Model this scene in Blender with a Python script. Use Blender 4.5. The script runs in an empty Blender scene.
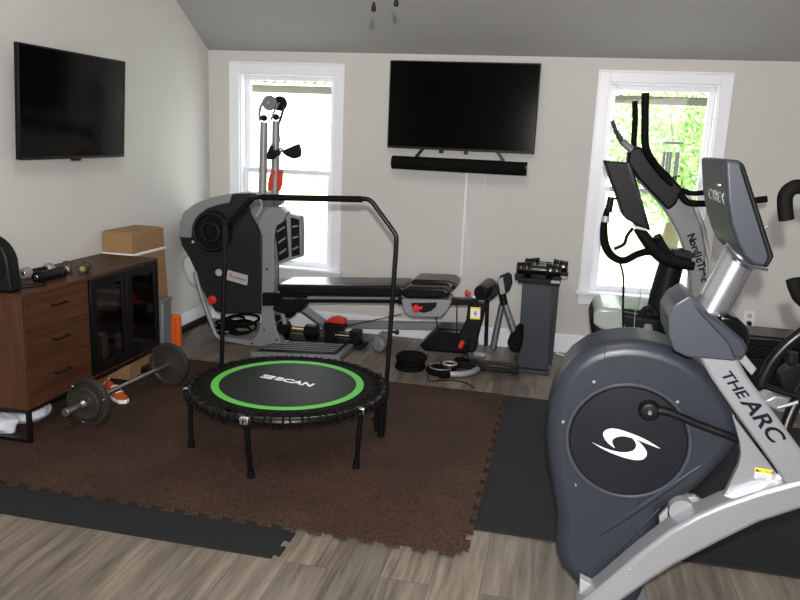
import bpy, bmesh, math, random
from mathutils import Vector, Matrix
random.seed(7)
sc = bpy.context.scene
COL = sc.collection
PI = math.pi

# ------------------------------------------------------------------ camera
F, YAW, PITCH, ROLL, H = 750.0, -0.21119, 0.214307, 0.04275, 1.6
cy, sy, cp, sp = math.cos(YAW), math.sin(YAW), math.cos(PITCH), math.sin(PITCH)
FWD = Vector((sy*cp, cy*cp, -sp)); _r = Vector((cy, -sy, 0)); _u = _r.cross(FWD)
RT = math.cos(ROLL)*_r + math.sin(ROLL)*_u
UP = -math.sin(ROLL)*_r + math.cos(ROLL)*_u
CAM = Vector((0, 0, H))
cd = bpy.data.cameras.new('camera'); cam = bpy.data.objects.new('camera', cd); COL.objects.link(cam)
cd.sensor_width = 36; cd.lens = F/800*36; cd.clip_start = .05; cd.clip_end = 300
m = Matrix((RT, UP, -FWD)).transposed().to_4x4(); m.translation = CAM
cam.matrix_world = m
sc.camera = cam

def at(u, v, x=None, y=None, z=None):
    "point of the room seen at photo position (u,v) on the plane x=, y= or z="
    d = FWD + RT*((u-400)/F) - UP*((v-300)/F)
    t = x/d.x if x is not None else (y/d.y if y is not None else (z-H)/d.z)
    return CAM + d*t
def tr(pts, y): return [at(u, v, y=y) for u, v in pts]

# ------------------------------------------------------------------ world, sun, lights, exposure
w = bpy.data.worlds.new('world'); sc.world = w; w.use_nodes = True
bg = w.node_tree.nodes['Background']; bg.inputs[0].default_value = (.93, .97, 1, 1); bg.inputs[1].default_value = 3.6
def lamp(name, kind, loc, energy, color=(1, 1, 1), target=None, **kw):
    l = bpy.data.lights.new(name, kind); l.energy = energy; l.color = color
    for k, v in kw.items(): setattr(l, k, v)
    o = bpy.data.objects.new(name, l); COL.objects.link(o); o.location = loc
    if target is not None:
        o.rotation_euler = (Vector(target)-Vector(loc)).to_track_quat('-Z', 'Y').to_euler()
    return o
lamp('sun', 'SUN', (0, 0, 20), 4.6, (1, .95, .85), target=(3, 9, 0), angle=.02)
# the camera's own flash, just above the lens
lamp('camera_flash', 'AREA', CAM + Vector((.015, -.02, .13)), 85, (1, .98, .95), target=CAM + FWD*5 + Vector((.0, 0, .2)), shape='DISK', size=.035)
# two added area fills for ambient light, one behind the camera, one overhead
lamp('rear_fill', 'AREA', (.6, -2.45, 1.7), 55, (1, .99, .96), target=(-.3, 4, 1.0), shape='RECTANGLE', size=2.6, size_y=1.5)
lamp('overhead_fill', 'AREA', (-.4, 1.2, 4.0), 40, (1, .97, .92), target=(-.8, 3.6, 0), shape='DISK', size=1.8)
sc.view_settings.view_transform = 'Standard'; sc.view_settings.look = 'None'
sc.view_settings.gamma = 1; sc.view_settings.use_curve_mapping = False
sc.view_settings.exposure = 0.52

# ------------------------------------------------------------------ materials
def mat(name, col, rough=.5, metal=0, spec=.5, noise=0, nscale=40, bump=0, bscale=200, coat=0, emit=None, col2=None):
    M = bpy.data.materials.new(name); M.use_nodes = True; nt = M.node_tree; b = nt.nodes['Principled BSDF']
    b.inputs['Roughness'].default_value = rough; b.inputs['Metallic'].default_value = metal
    b.inputs['Specular IOR Level'].default_value = spec; b.inputs['Coat Weight'].default_value = coat
    tc = nt.nodes.new('ShaderNodeTexCoord')
    c2 = col2 or tuple(max(0, c*(1-noise)) for c in col)
    if noise or col2:
        n = nt.nodes.new('ShaderNodeTexNoise'); n.inputs['Scale'].default_value = nscale; n.inputs['Detail'].default_value = 4
        nt.links.new(tc.outputs['Object'], n.inputs['Vector'])
        mx = nt.nodes.new('ShaderNodeMix'); mx.data_type = 'RGBA'
        mx.inputs['A'].default_value = (*col, 1); mx.inputs['B'].default_value = (*c2, 1)
        nt.links.new(n.outputs['Fac'], mx.inputs['Factor']); nt.links.new(mx.outputs['Result'], b.inputs['Base Color'])
    else:
        b.inputs['Base Color'].default_value = (*col, 1)
    if bump:
        n2 = nt.nodes.new('ShaderNodeTexNoise'); n2.inputs['Scale'].default_value = bscale
        nt.links.new(tc.outputs['Object'], n2.inputs['Vector'])
        bp = nt.nodes.new('ShaderNodeBump'); bp.inputs['Strength'].default_value = bump; bp.inputs['Distance'].default_value = .002
        nt.links.new(n2.outputs['Fac'], bp.inputs['Height']); nt.links.new(bp.outputs['Normal'], b.inputs['Normal'])
    return M

WALL = mat('wall_paint', (.585, .57, .55), .75, spec=.2, noise=.03, nscale=2, bump=.1, bscale=120)
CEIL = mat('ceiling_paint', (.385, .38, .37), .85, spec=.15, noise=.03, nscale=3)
TRIM = mat('white_trim', (.86, .87, .93), .35, noise=.02, nscale=6)
BLACK = mat('black_plastic', (.004, .004, .0045), .45, spec=.22, bump=.15, bscale=300)
GLOSSB = mat('gloss_black', (.003, .003, .0035), .12, spec=.45)
SCREEN = mat('screen_glass', (.002, .002, .0022), .12, spec=.12, noise=.2, nscale=3)
BMETAL = mat('black_metal', (.0035, .0035, .004), .32, spec=.28, bump=.05)
RUBBER = mat('black_rubber', (.004, .004, .004), .7, spec=.08, bump=.4, bscale=150)
VINYL = mat('black_vinyl', (.005, .005, .006), .28, spec=.35, bump=.2, bscale=90)
CLOTHB = mat('black_fabric', (.0045, .0045, .0045), .8, spec=.1, bump=.6, bscale=400)
CHROME = mat('chrome', (.75, .74, .70), .22, 1, noise=.15, nscale=30)
STEEL = mat('worn_steel', (.50, .49, .45), .38, 1, noise=.35, nscale=60)
IRON = mat('cast_iron', (.055, .050, .044), .5, .4, noise=.5, nscale=25, bump=.5, bscale=60)
BRASS = mat('brass', (.6, .42, .15), .3, 1)
SILVER = mat('silver_paint', (.37, .375, .405), .30, .55, spec=.6, noise=.04, nscale=60)
SILV2 = mat('satin_silver_tube', (.40, .40, .43), .26, .8, noise=.04)
NAVY = mat('navy_grey_plastic', (.023, .0265, .037), .36, spec=.32, noise=.1, nscale=5, bump=.12, bscale=350)
NAVYD = mat('dark_navy_disc', (.007, .0075, .012), .38, spec=.3, noise=.1, nscale=7)
NAVYG = mat('slate_plastic', (.040, .045, .057), .33, spec=.4, bump=.08, bscale=350)
NAVYC = mat('console_plastic', (.025, .029, .040), .42, spec=.3, bump=.08, bscale=350)
GREYP = mat('grey_plastic', (.17, .175, .185), .45, noise=.06, nscale=20, bump=.1)
GREYM = mat('grey_metal', (.27, .275, .29), .4, .2, noise=.1, nscale=30)
LGREY = mat('light_grey_metal', (.42, .42, .44), .35, .3, noise=.08)
DGREY = mat('dark_grey_plastic', (.008, .0085, .010), .45, spec=.14, noise=.1, nscale=10, bump=.1)
STANDG = mat('stand_slate', (.021, .026, .037), .5, noise=.25, nscale=120, bump=.3)
CHAR = mat('charcoal_foam', (.0175, .0175, .0195), .75, spec=.25, noise=.35, nscale=90, bump=.6, bscale=300)
RED = mat('red_plastic', (.62, .03, .02), .4, noise=.05)
ORANGE = mat('orange_card', (.85, .13, .015), .55)
WHITE = mat('white_paint', (.82, .82, .84), .4, noise=.02)
YELLOW = mat('yellow_sticker', (.85, .70, .02), .5)
INK = mat('dark_ink', (.004, .005, .010), .5, spec=.2)
PACKG = mat('pack_grey', (.019, .0195, .021), .42, spec=.3, noise=.15, nscale=12)
GREEN = mat('green_ring', (.10, .52, .06), .55, noise=.1, nscale=60)
CARD = mat('cardboard', (.31, .19, .095), .8, spec=.1, noise=.12, nscale=9, bump=.1)
CLOTHW = mat('white_cloth', (.68, .70, .76), .85, spec=.1, noise=.1, nscale=20)
LABELG = mat('label_grey', (.42, .41, .41), .45)
CORD = mat('white_plastic', (.74, .74, .74), .4)
LEAF = mat('leaves', (.22, .40, .12), .6, spec=.2, col2=(.42, .58, .26), nscale=2.5)
LEAF2 = mat('leaves_pale', (.48, .60, .30), .6, spec=.2, col2=(.7, .78, .5), nscale=2)
BARK = mat('bark', (.16, .12, .08), .9, noise=.4, nscale=14)
LAWN = mat('lawn', (.50, .62, .34), .9, spec=.1, col2=(.62, .72, .45), nscale=3)
PATIO = mat('patio_concrete', (.62, .60, .55), .8, noise=.08, nscale=4)
POSTW = mat('porch_timber', (.085, .08, .055), .7, noise=.15, nscale=10)
TIN = mat('porch_sheet', (.30, .27, .21), .6, noise=.08, nscale=6)

def glassmat(name, tint=(1, 1, 1), gl=.06, rough=.02):
    M = bpy.data.materials.new(name); M.use_nodes = True; nt = M.node_tree; nt.nodes.clear()
    o = nt.nodes.new('ShaderNodeOutputMaterial'); t = nt.nodes.new('ShaderNodeBsdfTransparent'); g = nt.nodes.new('ShaderNodeBsdfGlossy')
    t.inputs[0].default_value = (*tint, 1); g.inputs['Roughness'].default_value = rough
    mx = nt.nodes.new('ShaderNodeMixShader'); mx.inputs[0].default_value = gl
    nt.links.new(t.outputs[0], mx.inputs[1]); nt.links.new(g.outputs[0], mx.inputs[2]); nt.links.new(mx.outputs[0], o.inputs[0])
    return M
GLASS = glassmat('window_glass', (.98, 1, .99), .02)
SMOKE = glassmat('cabinet_glass', (.45, .42, .40), .07, .06)

def woodmat(name, c1, c2, axis='Z', scale=1, rough=.45):
    M = bpy.data.materials.new(name); M.use_nodes = True; nt = M.node_tree; b = nt.nodes['Principled BSDF']
    tc = nt.nodes.new('ShaderNodeTexCoord'); mp = nt.nodes.new('ShaderNodeMapping')
    s = [26, 26, 26]; s['XYZ'.index(axis)] = 1.6; mp.inputs['Scale'].default_value = [k*scale for k in s]
    n = nt.nodes.new('ShaderNodeTexNoise'); n.inputs['Scale'].default_value = 1; n.inputs['Detail'].default_value = 6; n.inputs['Roughness'].default_value = .65
    cr = nt.nodes.new('ShaderNodeValToRGB'); cr.color_ramp.elements[0].position = .3; cr.color_ramp.elements[1].position = .72
    cr.color_ramp.elements[0].color = (*c1, 1); cr.color_ramp.elements[1].color = (*c2, 1)
    nt.links.new(tc.outputs['Object'], mp.inputs[0]); nt.links.new(mp.outputs[0], n.inputs['Vector'])
    nt.links.new(n.outputs['Fac'], cr.inputs[0]); nt.links.new(cr.outputs[0], b.inputs['Base Color'])
    b.inputs['Roughness'].default_value = rough; b.inputs['Specular IOR Level'].default_value = .25
    return M
WOOD = woodmat('walnut_veneer', (.030, .0105, .0045), (.092, .035, .014), 'Y', rough=.5)
WOODZ = woodmat('walnut_veneer_end', (.032, .011, .005), (.088, .034, .014), 'Z', rough=.5)

def floormat():
    M = bpy.data.materials.new('plank_floor'); M.use_nodes = True; nt = M.node_tree; b = nt.nodes['Principled BSDF']
    tc = nt.nodes.new('ShaderNodeTexCoord'); mp = nt.nodes.new('ShaderNodeMapping'); mp.inputs['Rotation'].default_value = (0, 0, PI/2)
    br = nt.nodes.new('ShaderNodeTexBrick'); br.inputs['Scale'].default_value = 1
    br.inputs['Brick Width'].default_value = 1.22; br.inputs['Row Height'].default_value = .185; br.inputs['Mortar Size'].default_value = .0014
    br.inputs['Mortar Smooth'].default_value = .3
    br.inputs['Color1'].default_value = (0, 0, 0, 1); br.inputs['Color2'].default_value = (1, 1, 1, 1); br.inputs['Mortar'].default_value = (.3, .3, .3, 1)
    br.offset = .37; br.offset_frequency = 2
    nt.links.new(tc.outputs['Object'], mp.inputs[0]); nt.links.new(mp.outputs[0], br.inputs['Vector'])
    m2 = nt.nodes.new('ShaderNodeMapping'); m2.inputs['Scale'].default_value = (22, 1.5, 1)
    ad = nt.nodes.new('ShaderNodeVectorMath'); ad.operation = 'ADD'
    nt.links.new(tc.outputs['Object'], m2.inputs[0]); nt.links.new(m2.outputs[0], ad.inputs[0])
    sc_ = nt.nodes.new('ShaderNodeVectorMath'); sc_.operation = 'SCALE'; sc_.inputs['Scale'].default_value = 13
    nt.links.new(br.outputs['Color'], sc_.inputs[0]); nt.links.new(sc_.outputs[0], ad.inputs[1])
    n = nt.nodes.new('ShaderNodeTexNoise'); n.inputs['Scale'].default_value = 1.1; n.inputs['Detail'].default_value = 7; n.inputs['Roughness'].default_value = .68
    nt.links.new(ad.outputs[0], n.inputs['Vector'])
    cr = nt.nodes.new('ShaderNodeValToRGB'); e = cr.color_ramp.elements
    e[0].position = .28; e[0].color = (.055, .039, .028, 1); e[1].position = .75; e[1].color = (.275, .232, .190, 1)
    k = e.new(.5); k.color = (.160, .132, .107, 1)
    nt.links.new(n.outputs['Fac'], cr.inputs[0])
    hs = nt.nodes.new('ShaderNodeHueSaturation'); mr = nt.nodes.new('ShaderNodeMapRange')
    mr.inputs['To Min'].default_value = .72; mr.inputs['To Max'].default_value = 1.2
    nt.links.new(br.outputs['Color'], mr.inputs['Value']); nt.links.new(mr.outputs[0], hs.inputs['Value']); nt.links.new(cr.outputs[0], hs.inputs['Color'])
    mx = nt.nodes.new('ShaderNodeMix'); mx.data_type = 'RGBA'; mx.inputs['B'].default_value = (.06, .048, .038, 1)
    nt.links.new(br.outputs['Fac'], mx.inputs['Factor']); nt.links.new(hs.outputs[0], mx.inputs['A']); nt.links.new(mx.outputs['Result'], b.inputs['Base Color'])
    b.inputs['Roughness'].default_value = .42
    return M
FLOOR = floormat()

def brownmat():
    M = bpy.data.materials.new('brown_foam'); M.use_nodes = True; nt = M.node_tree; b = nt.nodes['Principled BSDF']
    tc = nt.nodes.new('ShaderNodeTexCoord')
    n = nt.nodes.new('ShaderNodeTexNoise'); n.inputs['Scale'].default_value = 130; n.inputs['Detail'].default_value = 5
    v = nt.nodes.new('ShaderNodeTexNoise'); v.inputs['Scale'].default_value = 2.2; v.inputs['Detail'].default_value = 5
    cr = nt.nodes.new('ShaderNodeValToRGB'); e = cr.color_ramp.elements
    e[0].position = .35; e[0].color = (.022, .0115, .008, 1); e[1].position = .68; e[1].color = (.075, .041, .027, 1)
    nt.links.new(tc.outputs['Object'], n.inputs['Vector']); nt.links.new(tc.outputs['Object'], v.inputs['Vector'])
    nt.links.new(n.outputs['Fac'], cr.inputs[0])
    hs = nt.nodes.new('ShaderNodeHueSaturation'); mr = nt.nodes.new('ShaderNodeMapRange'); mr.inputs['From Min'].default_value = .3; mr.inputs['From Max'].default_value = .7
    mr.inputs['To Min'].default_value = .75; mr.inputs['To Max'].default_value = 1.25
    nt.links.new(v.outputs['Fac'], mr.inputs['Value']); nt.links.new(mr.outputs[0], hs.inputs['Value']); nt.links.new(cr.outputs[0], hs.inputs['Color'])
    nt.links.new(hs.outputs[0], b.inputs['Base Color']); b.inputs['Roughness'].default_value = .8; b.inputs['Specular IOR Level'].default_value = .2
    bp = nt.nodes.new('ShaderNodeBump'); bp.inputs['Strength'].default_value = .5; bp.inputs['Distance'].default_value = .002
    nt.links.new(n.outputs['Fac'], bp.inputs['Height']); nt.links.new(bp.outputs['Normal'], b.inputs['Normal'])
    return M
BROWN = brownmat()

# ------------------------------------------------------------------ mesh helpers
WL = {}
def catmull(pts, n=6):
    pts = [Vector(p) for p in pts]
    if len(pts) < 3: return pts
    out = []
    for i in range(len(pts)-1):
        p0 = pts[max(i-1, 0)]; p1 = pts[i]; p2 = pts[i+1]; p3 = pts[min(i+2, len(pts)-1)]
        for k in range(n):
            t = k/n
            out.append(.5*((2*p1)+(-p0+p2)*t+(2*p0-5*p1+4*p2-p3)*t*t+(-p0+3*p1-3*p2+p3)*t**3))
    out.append(pts[-1]); return out

class MB:
    def __init__(s): s.b = bmesh.new()
    def box(s, lo, hi, rot=None, piv=None):
        lo = Vector(lo); hi = Vector(hi); c = (lo+hi)/2; d = hi-lo
        r = bmesh.ops.create_cube(s.b, size=1)
        M = Matrix.Translation(c) @ Matrix.Diagonal((abs(d.x), abs(d.y), abs(d.z), 1))
        if rot:
            p = Vector(piv) if piv is not None else c
            R_ = Matrix.Rotation(rot[1], 4, rot[0]); M = Matrix.Translation(p) @ R_ @ Matrix.Translation(-p) @ M
        bmesh.ops.transform(s.b, matrix=M, verts=r['verts']); return s
    def prism(s, pts, d):
        pts = [Vector(p) for p in pts]; d = Vector(d)
        a = [s.b.verts.new(p) for p in pts]; c = [s.b.verts.new(p+d) for p in pts]
        fs = [s.b.faces.new(a), s.b.faces.new(c[::-1])]
        n = len(pts)
        for i in range(n): fs.append(s.b.faces.new((a[i], c[i], c[(i+1) % n], a[(i+1) % n])))
        bmesh.ops.recalc_face_normals(s.b, faces=fs); return s
    def tube(s, pts, r, seg=12, smooth=6, flat=1.0, caps=True):
        P = catmull(pts, smooth) if smooth and len(pts) > 2 else [Vector(p) for p in pts]
        n = len(P); rs = r if isinstance(r, (list, tuple)) else [r]
        t0 = (P[1]-P[0]).normalized(); ref = Vector((0, 0, 1)) if abs(t0.z) < .9 else Vector((0, 1, 0))
        nx = t0.cross(ref).normalized(); rings = []
        for i, p in enumerate(P):
            t = (P[min(i+1, n-1)]-P[max(i-1, 0)]).normalized()
            nx = (nx - t*nx.dot(t)).normalized(); ny = t.cross(nx)
            f = i/(n-1)*(len(rs)-1); k = int(f); rr = rs[k] if k >= len(rs)-1 else rs[k]*(1-f+k)+rs[k+1]*(f-k)
            rings.append([s.b.verts.new(p+nx*rr*math.cos(a)+ny*rr*flat*math.sin(a)) for a in [2*PI*j/seg for j in range(seg)]])
        fs = []
        for i in range(n-1):
            for j in range(seg):
                fs.append(s.b.faces.new((rings[i][j], rings[i][(j+1) % seg], rings[i+1][(j+1) % seg], rings[i+1][j])))
        if caps: fs += [s.b.faces.new(rings[0][::-1]), s.b.faces.new(rings[-1])]
        bmesh.ops.recalc_face_normals(s.b, faces=fs)
        return s
    def lathe(s, prof, o, axis, seg=32):
        "prof: (radius, height) pairs along axis from o"
        o = Vector(o); ax = Vector(axis).normalized(); ref = Vector((0, 0, 1)) if abs(ax.z) < .9 else Vector((1, 0, 0))
        nx = ax.cross(ref).normalized(); ny = ax.cross(nx); rings = []
        for r, h in prof:
            if r < 1e-5: rings.append([s.b.verts.new(o+ax*h)])
            else: rings.append([s.b.verts.new(o+ax*h+nx*r*math.cos(a)+ny*r*math.sin(a)) for a in [2*PI*j/seg for j in range(seg)]])
        fs = []
        for A, B in zip(rings, rings[1:]):
            for j in range(seg):
                k = (j+1) % seg
                if len(A) == 1 and len(B) == 1: continue
                if len(A) == 1: fs.append(s.b.faces.new((A[0], B[k], B[j])))
                elif len(B) == 1: fs.append(s.b.faces.new((A[j], A[k], B[0])))
                else: fs.append(s.b.faces.new((A[j], A[k], B[k], B[j])))
        if len(rings[0]) > 1: fs.append(s.b.faces.new(rings[0][::-1]))
        if len(rings[-1]) > 1: fs.append(s.b.faces.new(rings[-1]))
        bmesh.ops.recalc_face_normals(s.b, faces=fs); return s
    def cyl(s, a, b_, r, r2=None, seg=20):
        a = Vector(a); b_ = Vector(b_); return s.lathe([(r, 0), (r if r2 is None else r2, (b_-a).length)], a, b_-a, seg)
    def torus(s, c, axis, R, r, seg=48, ts=8, a0=0, a1=2*PI):
        ax = Vector(axis).normalized(); ref = Vector((0, 0, 1)) if abs(ax.z) < .9 else Vector((1, 0, 0))
        nx = ax.cross(ref).normalized(); ny = ax.cross(nx); c = Vector(c); rings = []
        full = abs(a1-a0-2*PI) < 1e-4; N = seg if full else seg+1
        for i in range(N):
            a = a0+(a1-a0)*i/seg; d = nx*math.cos(a)+ny*math.sin(a)
            rings.append([s.b.verts.new(c+d*(R+r*math.cos(t))+ax*r*math.sin(t)) for t in [2*PI*j/ts for j in range(ts)]])
        for i in range(N if full else N-1):
            A = rings[i]; B = rings[(i+1) % N]
            for j in range(ts): s.b.faces.new((A[j], A[(j+1) % ts], B[(j+1) % ts], B[j]))
        return s
    def ball(s, c, r, sc_=(1, 1, 1), sub=3, rot=None):
        g = bmesh.ops.create_icosphere(s.b, subdivisions=sub, radius=r)
        M = Matrix.Translation(Vector(c)) @ (rot or Matrix.Identity(4)) @ Matrix.Diagonal((*sc_, 1))
        bmesh.ops.transform(s.b, matrix=M, verts=g['verts']); return s
    def build(s, name, mt, parent=None, bevel=0, seg=2, org=None, ang=35, limit=.6):
        bmesh.ops.recalc_face_normals(s.b, faces=s.b.faces[:])
        if parent is None:
            if org is None:
                vs = [v.co for v in s.b.verts]
                org = Vector(((min(v.x for v in vs)+max(v.x for v in vs))/2, (min(v.y for v in vs)+max(v.y for v in vs))/2, min(v.z for v in vs)))
            org = Vector(org)
        else: org = WL[parent]
        bmesh.ops.translate(s.b, verts=s.b.verts[:], vec=-org)
        me = bpy.data.meshes.new(name); s.b.to_mesh(me); s.b.free()
        me.materials.append(mt)
        for p in me.polygons: p.use_smooth = True
        me.set_sharp_from_angle(angle=math.radians(ang))
        o = bpy.data.objects.new(name, me); COL.objects.link(o)
        if parent is None: o.location = org
        else: o.parent = parent
        WL[o] = org
        if bevel:
            md = o.modifiers.new('bevel', 'BEVEL'); md.width = bevel; md.segments = seg; md.limit_method = 'ANGLE'; md.angle_limit = limit
            md.harden_normals = False
            for p in me.polygons: p.use_smooth = True
            me.set_sharp_from_angle(angle=math.radians(60))
        return o

def tag(o, label, cat, group=None):
    o['label'] = label; o['category'] = cat
    if group: o['group'] = group
    return o
def thing(name, loc, label, cat, group=None):
    o = bpy.data.objects.new(name, None); COL.objects.link(o); o.location = loc; o.empty_display_size = .05
    WL[o] = Vector(loc); return tag(o, label, cat, group)
def struct(o): o['kind'] = 'structure'; return o
def copy_tree(o, parent=None):
    c = o.copy(); COL.objects.link(c)
    if parent: c.parent = parent
    for ch in list(o.children): copy_tree(ch, c)
    return c
def text(s, size, o, xd, yd, mt, parent, name='lettering', ext=.0008, shear=0, sx=1, align='CENTER', space=1, bold=0):
    cu = bpy.data.curves.new(name, 'FONT'); cu.body = s; cu.size = size; cu.extrude = ext; cu.shear = shear
    cu.align_x = align; cu.align_y = 'CENTER'; cu.space_character = space; cu.offset = bold
    t = bpy.data.objects.new('tmp', cu); COL.objects.link(t)
    dg = bpy.context.evaluated_depsgraph_get(); me = bpy.data.meshes.new_from_object(t.evaluated_get(dg))
    bpy.data.objects.remove(t)
    X = Vector(xd).normalized(); Z = X.cross(Vector(yd)).normalized(); Y = Z.cross(X)
    M = Matrix((X, Y, Z)).transposed().to_4x4(); M.translation = Vector(o)-WL[parent]
    M = M @ Matrix.Diagonal((sx, 1, 1, 1)); me.transform(M); me.name = name
    me.materials.clear(); me.materials.append(mt)
    ob = bpy.data.objects.new(name, me); COL.objects.link(ob); ob.parent = parent; WL[ob] = WL[parent]
    return ob

# ------------------------------------------------------------------ room
XL, YB, ZC = -2.912, 5.824, 2.215
SL = .586; YR = 1.6; ZR = ZC+SL*(YB-YR); YF = -2.7; ZF = ZR-SL*(YR-YF); XR = 3.6
def roofz(y): return ZR-SL*abs(y-YR)
struct(MB().box((XL-.15, YF-.15, -.1), (XR+.15, YB+.15, 0)).build('floor', FLOOR, org=(0, 0, 0)))
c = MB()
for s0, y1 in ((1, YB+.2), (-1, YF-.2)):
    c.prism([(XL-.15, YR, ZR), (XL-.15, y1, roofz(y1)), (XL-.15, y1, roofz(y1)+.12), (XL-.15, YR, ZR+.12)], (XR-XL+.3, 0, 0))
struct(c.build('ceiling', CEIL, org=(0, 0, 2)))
gab = [(0, YF, 0), (0, YB, 0), (0, YB, ZC), (0, YR, ZR), (0, YF, ZF)]
struct(MB().prism([(XL, y, z) for _, y, z in gab], (-.12, 0, 0)).build('wall_left', WALL, org=(XL, 0, 0)))
struct(MB().prism([(XR, y, z) for _, y, z in gab], (.12, 0, 0)).build('wall_right', WALL, org=(XR, 0, 0)))
struct(MB().box((XL, YF-.12, 0), (XR, YF, ZF)).build('wall_front', WALL, org=(0, YF, 0)))
W1 = (-2.7243, -1.7588); W2 = (.147, 1.0700); ZT = 2.133; ZS = .5064; CW = .085
wb = MB(); T = .14
op = [(W1[0]+CW, W1[1]-CW), (W2[0]+CW, W2[1]-CW)]; zo0, zo1 = ZS-.02, ZT-CW
xs = [XL, op[0][0], op[0][1], op[1][0], op[1][1], XR]
for i in range(5):
    if i % 2 == 0: wb.box((xs[i], YB, 0), (xs[i+1], YB+T, ZC))
    else: wb.box((xs[i], YB, 0), (xs[i+1], YB+T, zo0)); wb.box((xs[i], YB, zo1), (xs[i+1], YB+T, ZC))
struct(wb.build('wall_back', WALL, org=(0, YB, 0)))
def window(n, xa, xb):
    yf = YB-.02; t = MB()                                           # casing around the opening
    t.box((xa, yf, ZS), (xa+CW, YB, ZT)); t.box((xb-CW, yf, ZS), (xb, YB, ZT)); t.box((xa+CW, yf, ZT-CW), (xb-CW, YB, ZT))
    t.box((xa+.004, yf-.008, ZT-.018), (xb-.004, yf, ZT-.002)); t.box((xa+.002, yf-.007, ZS), (xa+.016, yf, ZT-.018)); t.box((xb-.016, yf-.007, ZS), (xb-.002, yf, ZT-.018))
    root = t.build('window_%d' % n, TRIM, org=((xa+xb)/2, YB, ZS), bevel=.004); struct(root)
    MB().box((xa-.02, yf-.045, ZS-.025), (xb+.02, YB+.001, ZS)).build('window_sill', TRIM, root, bevel=.006)
    MB().box((xa+.005, yf, ZS-.105), (xb-.005, YB-.001, ZS-.025)).build('apron', TRIM, root, bevel=.003)
    a, b = xa+CW, xb-CW; j = MB()
    for lo, hi in (((a, YB, zo0), (a+.012, YB+T, zo1)), ((b-.012, YB, zo0), (b, YB+T, zo1)), ((a+.012, YB, zo1-.012), (b-.012, YB+T, zo1)), ((a+.012, YB+.001, zo0), (b-.012, YB+T+.03, zo0+.02))):
        j.box(lo, hi)
    j.build('jamb', TRIM, root)
    zm = 1.28
    for nm, y0, z0, z1 in (('lower_sash', YB+.045, zo0+.02, zm+.02), ('upper_sash', YB+.085, zm-.02, zo1-.012)):
        s = MB(); l, r = a+.012, b-.012; fw = .042
        s.box((l, y0, z0), (l+fw, y0+.035, z1)); s.box((r-fw, y0, z0), (r, y0+.035, z1))
        s.box((l+fw, y0, z0), (r-fw, y0+.035, z0+fw)); s.box((l+fw, y0, z1-.036), (r-fw, y0+.035, z1))
        so = s.build(nm, TRIM, root, bevel=.003)
        MB().box((l+fw-.003, y0+.014, z0+fw-.003), (r-fw+.003, y0+.018, z1-.033)).build('pane', GLASS, so)
    MB().box(((a+b)/2-.03, YB+.028, zm+.002), ((a+b)/2+.03, YB+.045, zm+.018)).build('sash_lock', WHITE, root, bevel=.003)
    return root
window(1, *W1); window(2, *W2)
struct(MB().box((XL, YB-.016, 0), (XR, YB, .135)).box((XL, YB-.010, .135), (XR, YB, .15)).build('baseboard_back', TRIM, bevel=.003))
struct(MB().box((XL, YF, 0), (XL+.016, YB-.016, .135)).box((XL, YF, .135), (XL+.010, YB-.016, .15)).build('baseboard_left', TRIM, bevel=.003))
struct(MB().box((XR-.016, YF, 0), (XR, YB-.016, .15)).build('baseboard_right', TRIM, bevel=.003))

# ------------------------------------------------------------------ outside
struct(MB().box((-40, YB+.3, -.35), (40, 60, -.3)).build('lawn_ground', LAWN, org=(0, 20, -.3)))
struct(MB().box((-6, YB+.16, -.30), (6, 9.0, -.12)).build('patio_slab', PATIO))
def porch_beam():
    o = tag(MB().box((-6, 8.0, 2.016), (6, 8.09, 2.093)).build('porch_beam', POSTW, bevel=.004),
            'olive brown timber beam under a corrugated porch edge outside the windows', 'beam')
    q = MB(); N = 340; pts = []
    for i in range(N+1):
        x = -6+12*i/N; pts.append((x, 2.123+.018*math.sin(x*2*PI/.115)))
    b = q.b; A = [[b.verts.new((x, y, z+dz+(y-7.95)*.10)) for x, z in pts] for y, dz in ((7.95, 0), (9.1, 0), (9.1, .004), (7.95, .004))]
    for k in range(4):
        P0, P1 = A[k], A[(k+1) % 4]
        for i in range(N): b.faces.new((P0[i], P0[i+1], P1[i+1], P1[i]))
    q.build('corrugated_sheet', TIN, o)
    for x in (-4.6, 4.6): MB().box((x-.045, 8.0, -.12), (x+.045, 8.09, 2.016)).build('post', POSTW, o)
porch_beam()
ch = at(673, 143, y=7.4); cg = thing('wind_chime', (ch.x, ch.y, ch.z-.5), 'grey wind chime with hanging tubes outside the right window', 'wind chime')
MB().lathe([(0, -.012), (.085, -.010), (.09, 0), (.085, .010), (0, .014)], ch, (0, 0, 1)).build('disc', DGREY, cg)
MB().tube([ch, (ch.x, 8.0, 2.026)], .004, 6, 0).build('cord', DGREY, cg)
for i in range(5):
    a = 2*PI*i/5+.3; x, y = ch.x+.065*math.cos(a), ch.y+.065*math.sin(a); L = .34+.03*i
    MB().cyl((x, y, ch.z-.08-L), (x, y, ch.z-.08), .012, seg=10).build('chime_tube', DGREY, cg)
    MB().cyl((x, y, ch.z-.08), (x, y, ch.z), .0015, seg=5).build('string', GREYM, cg)
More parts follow.
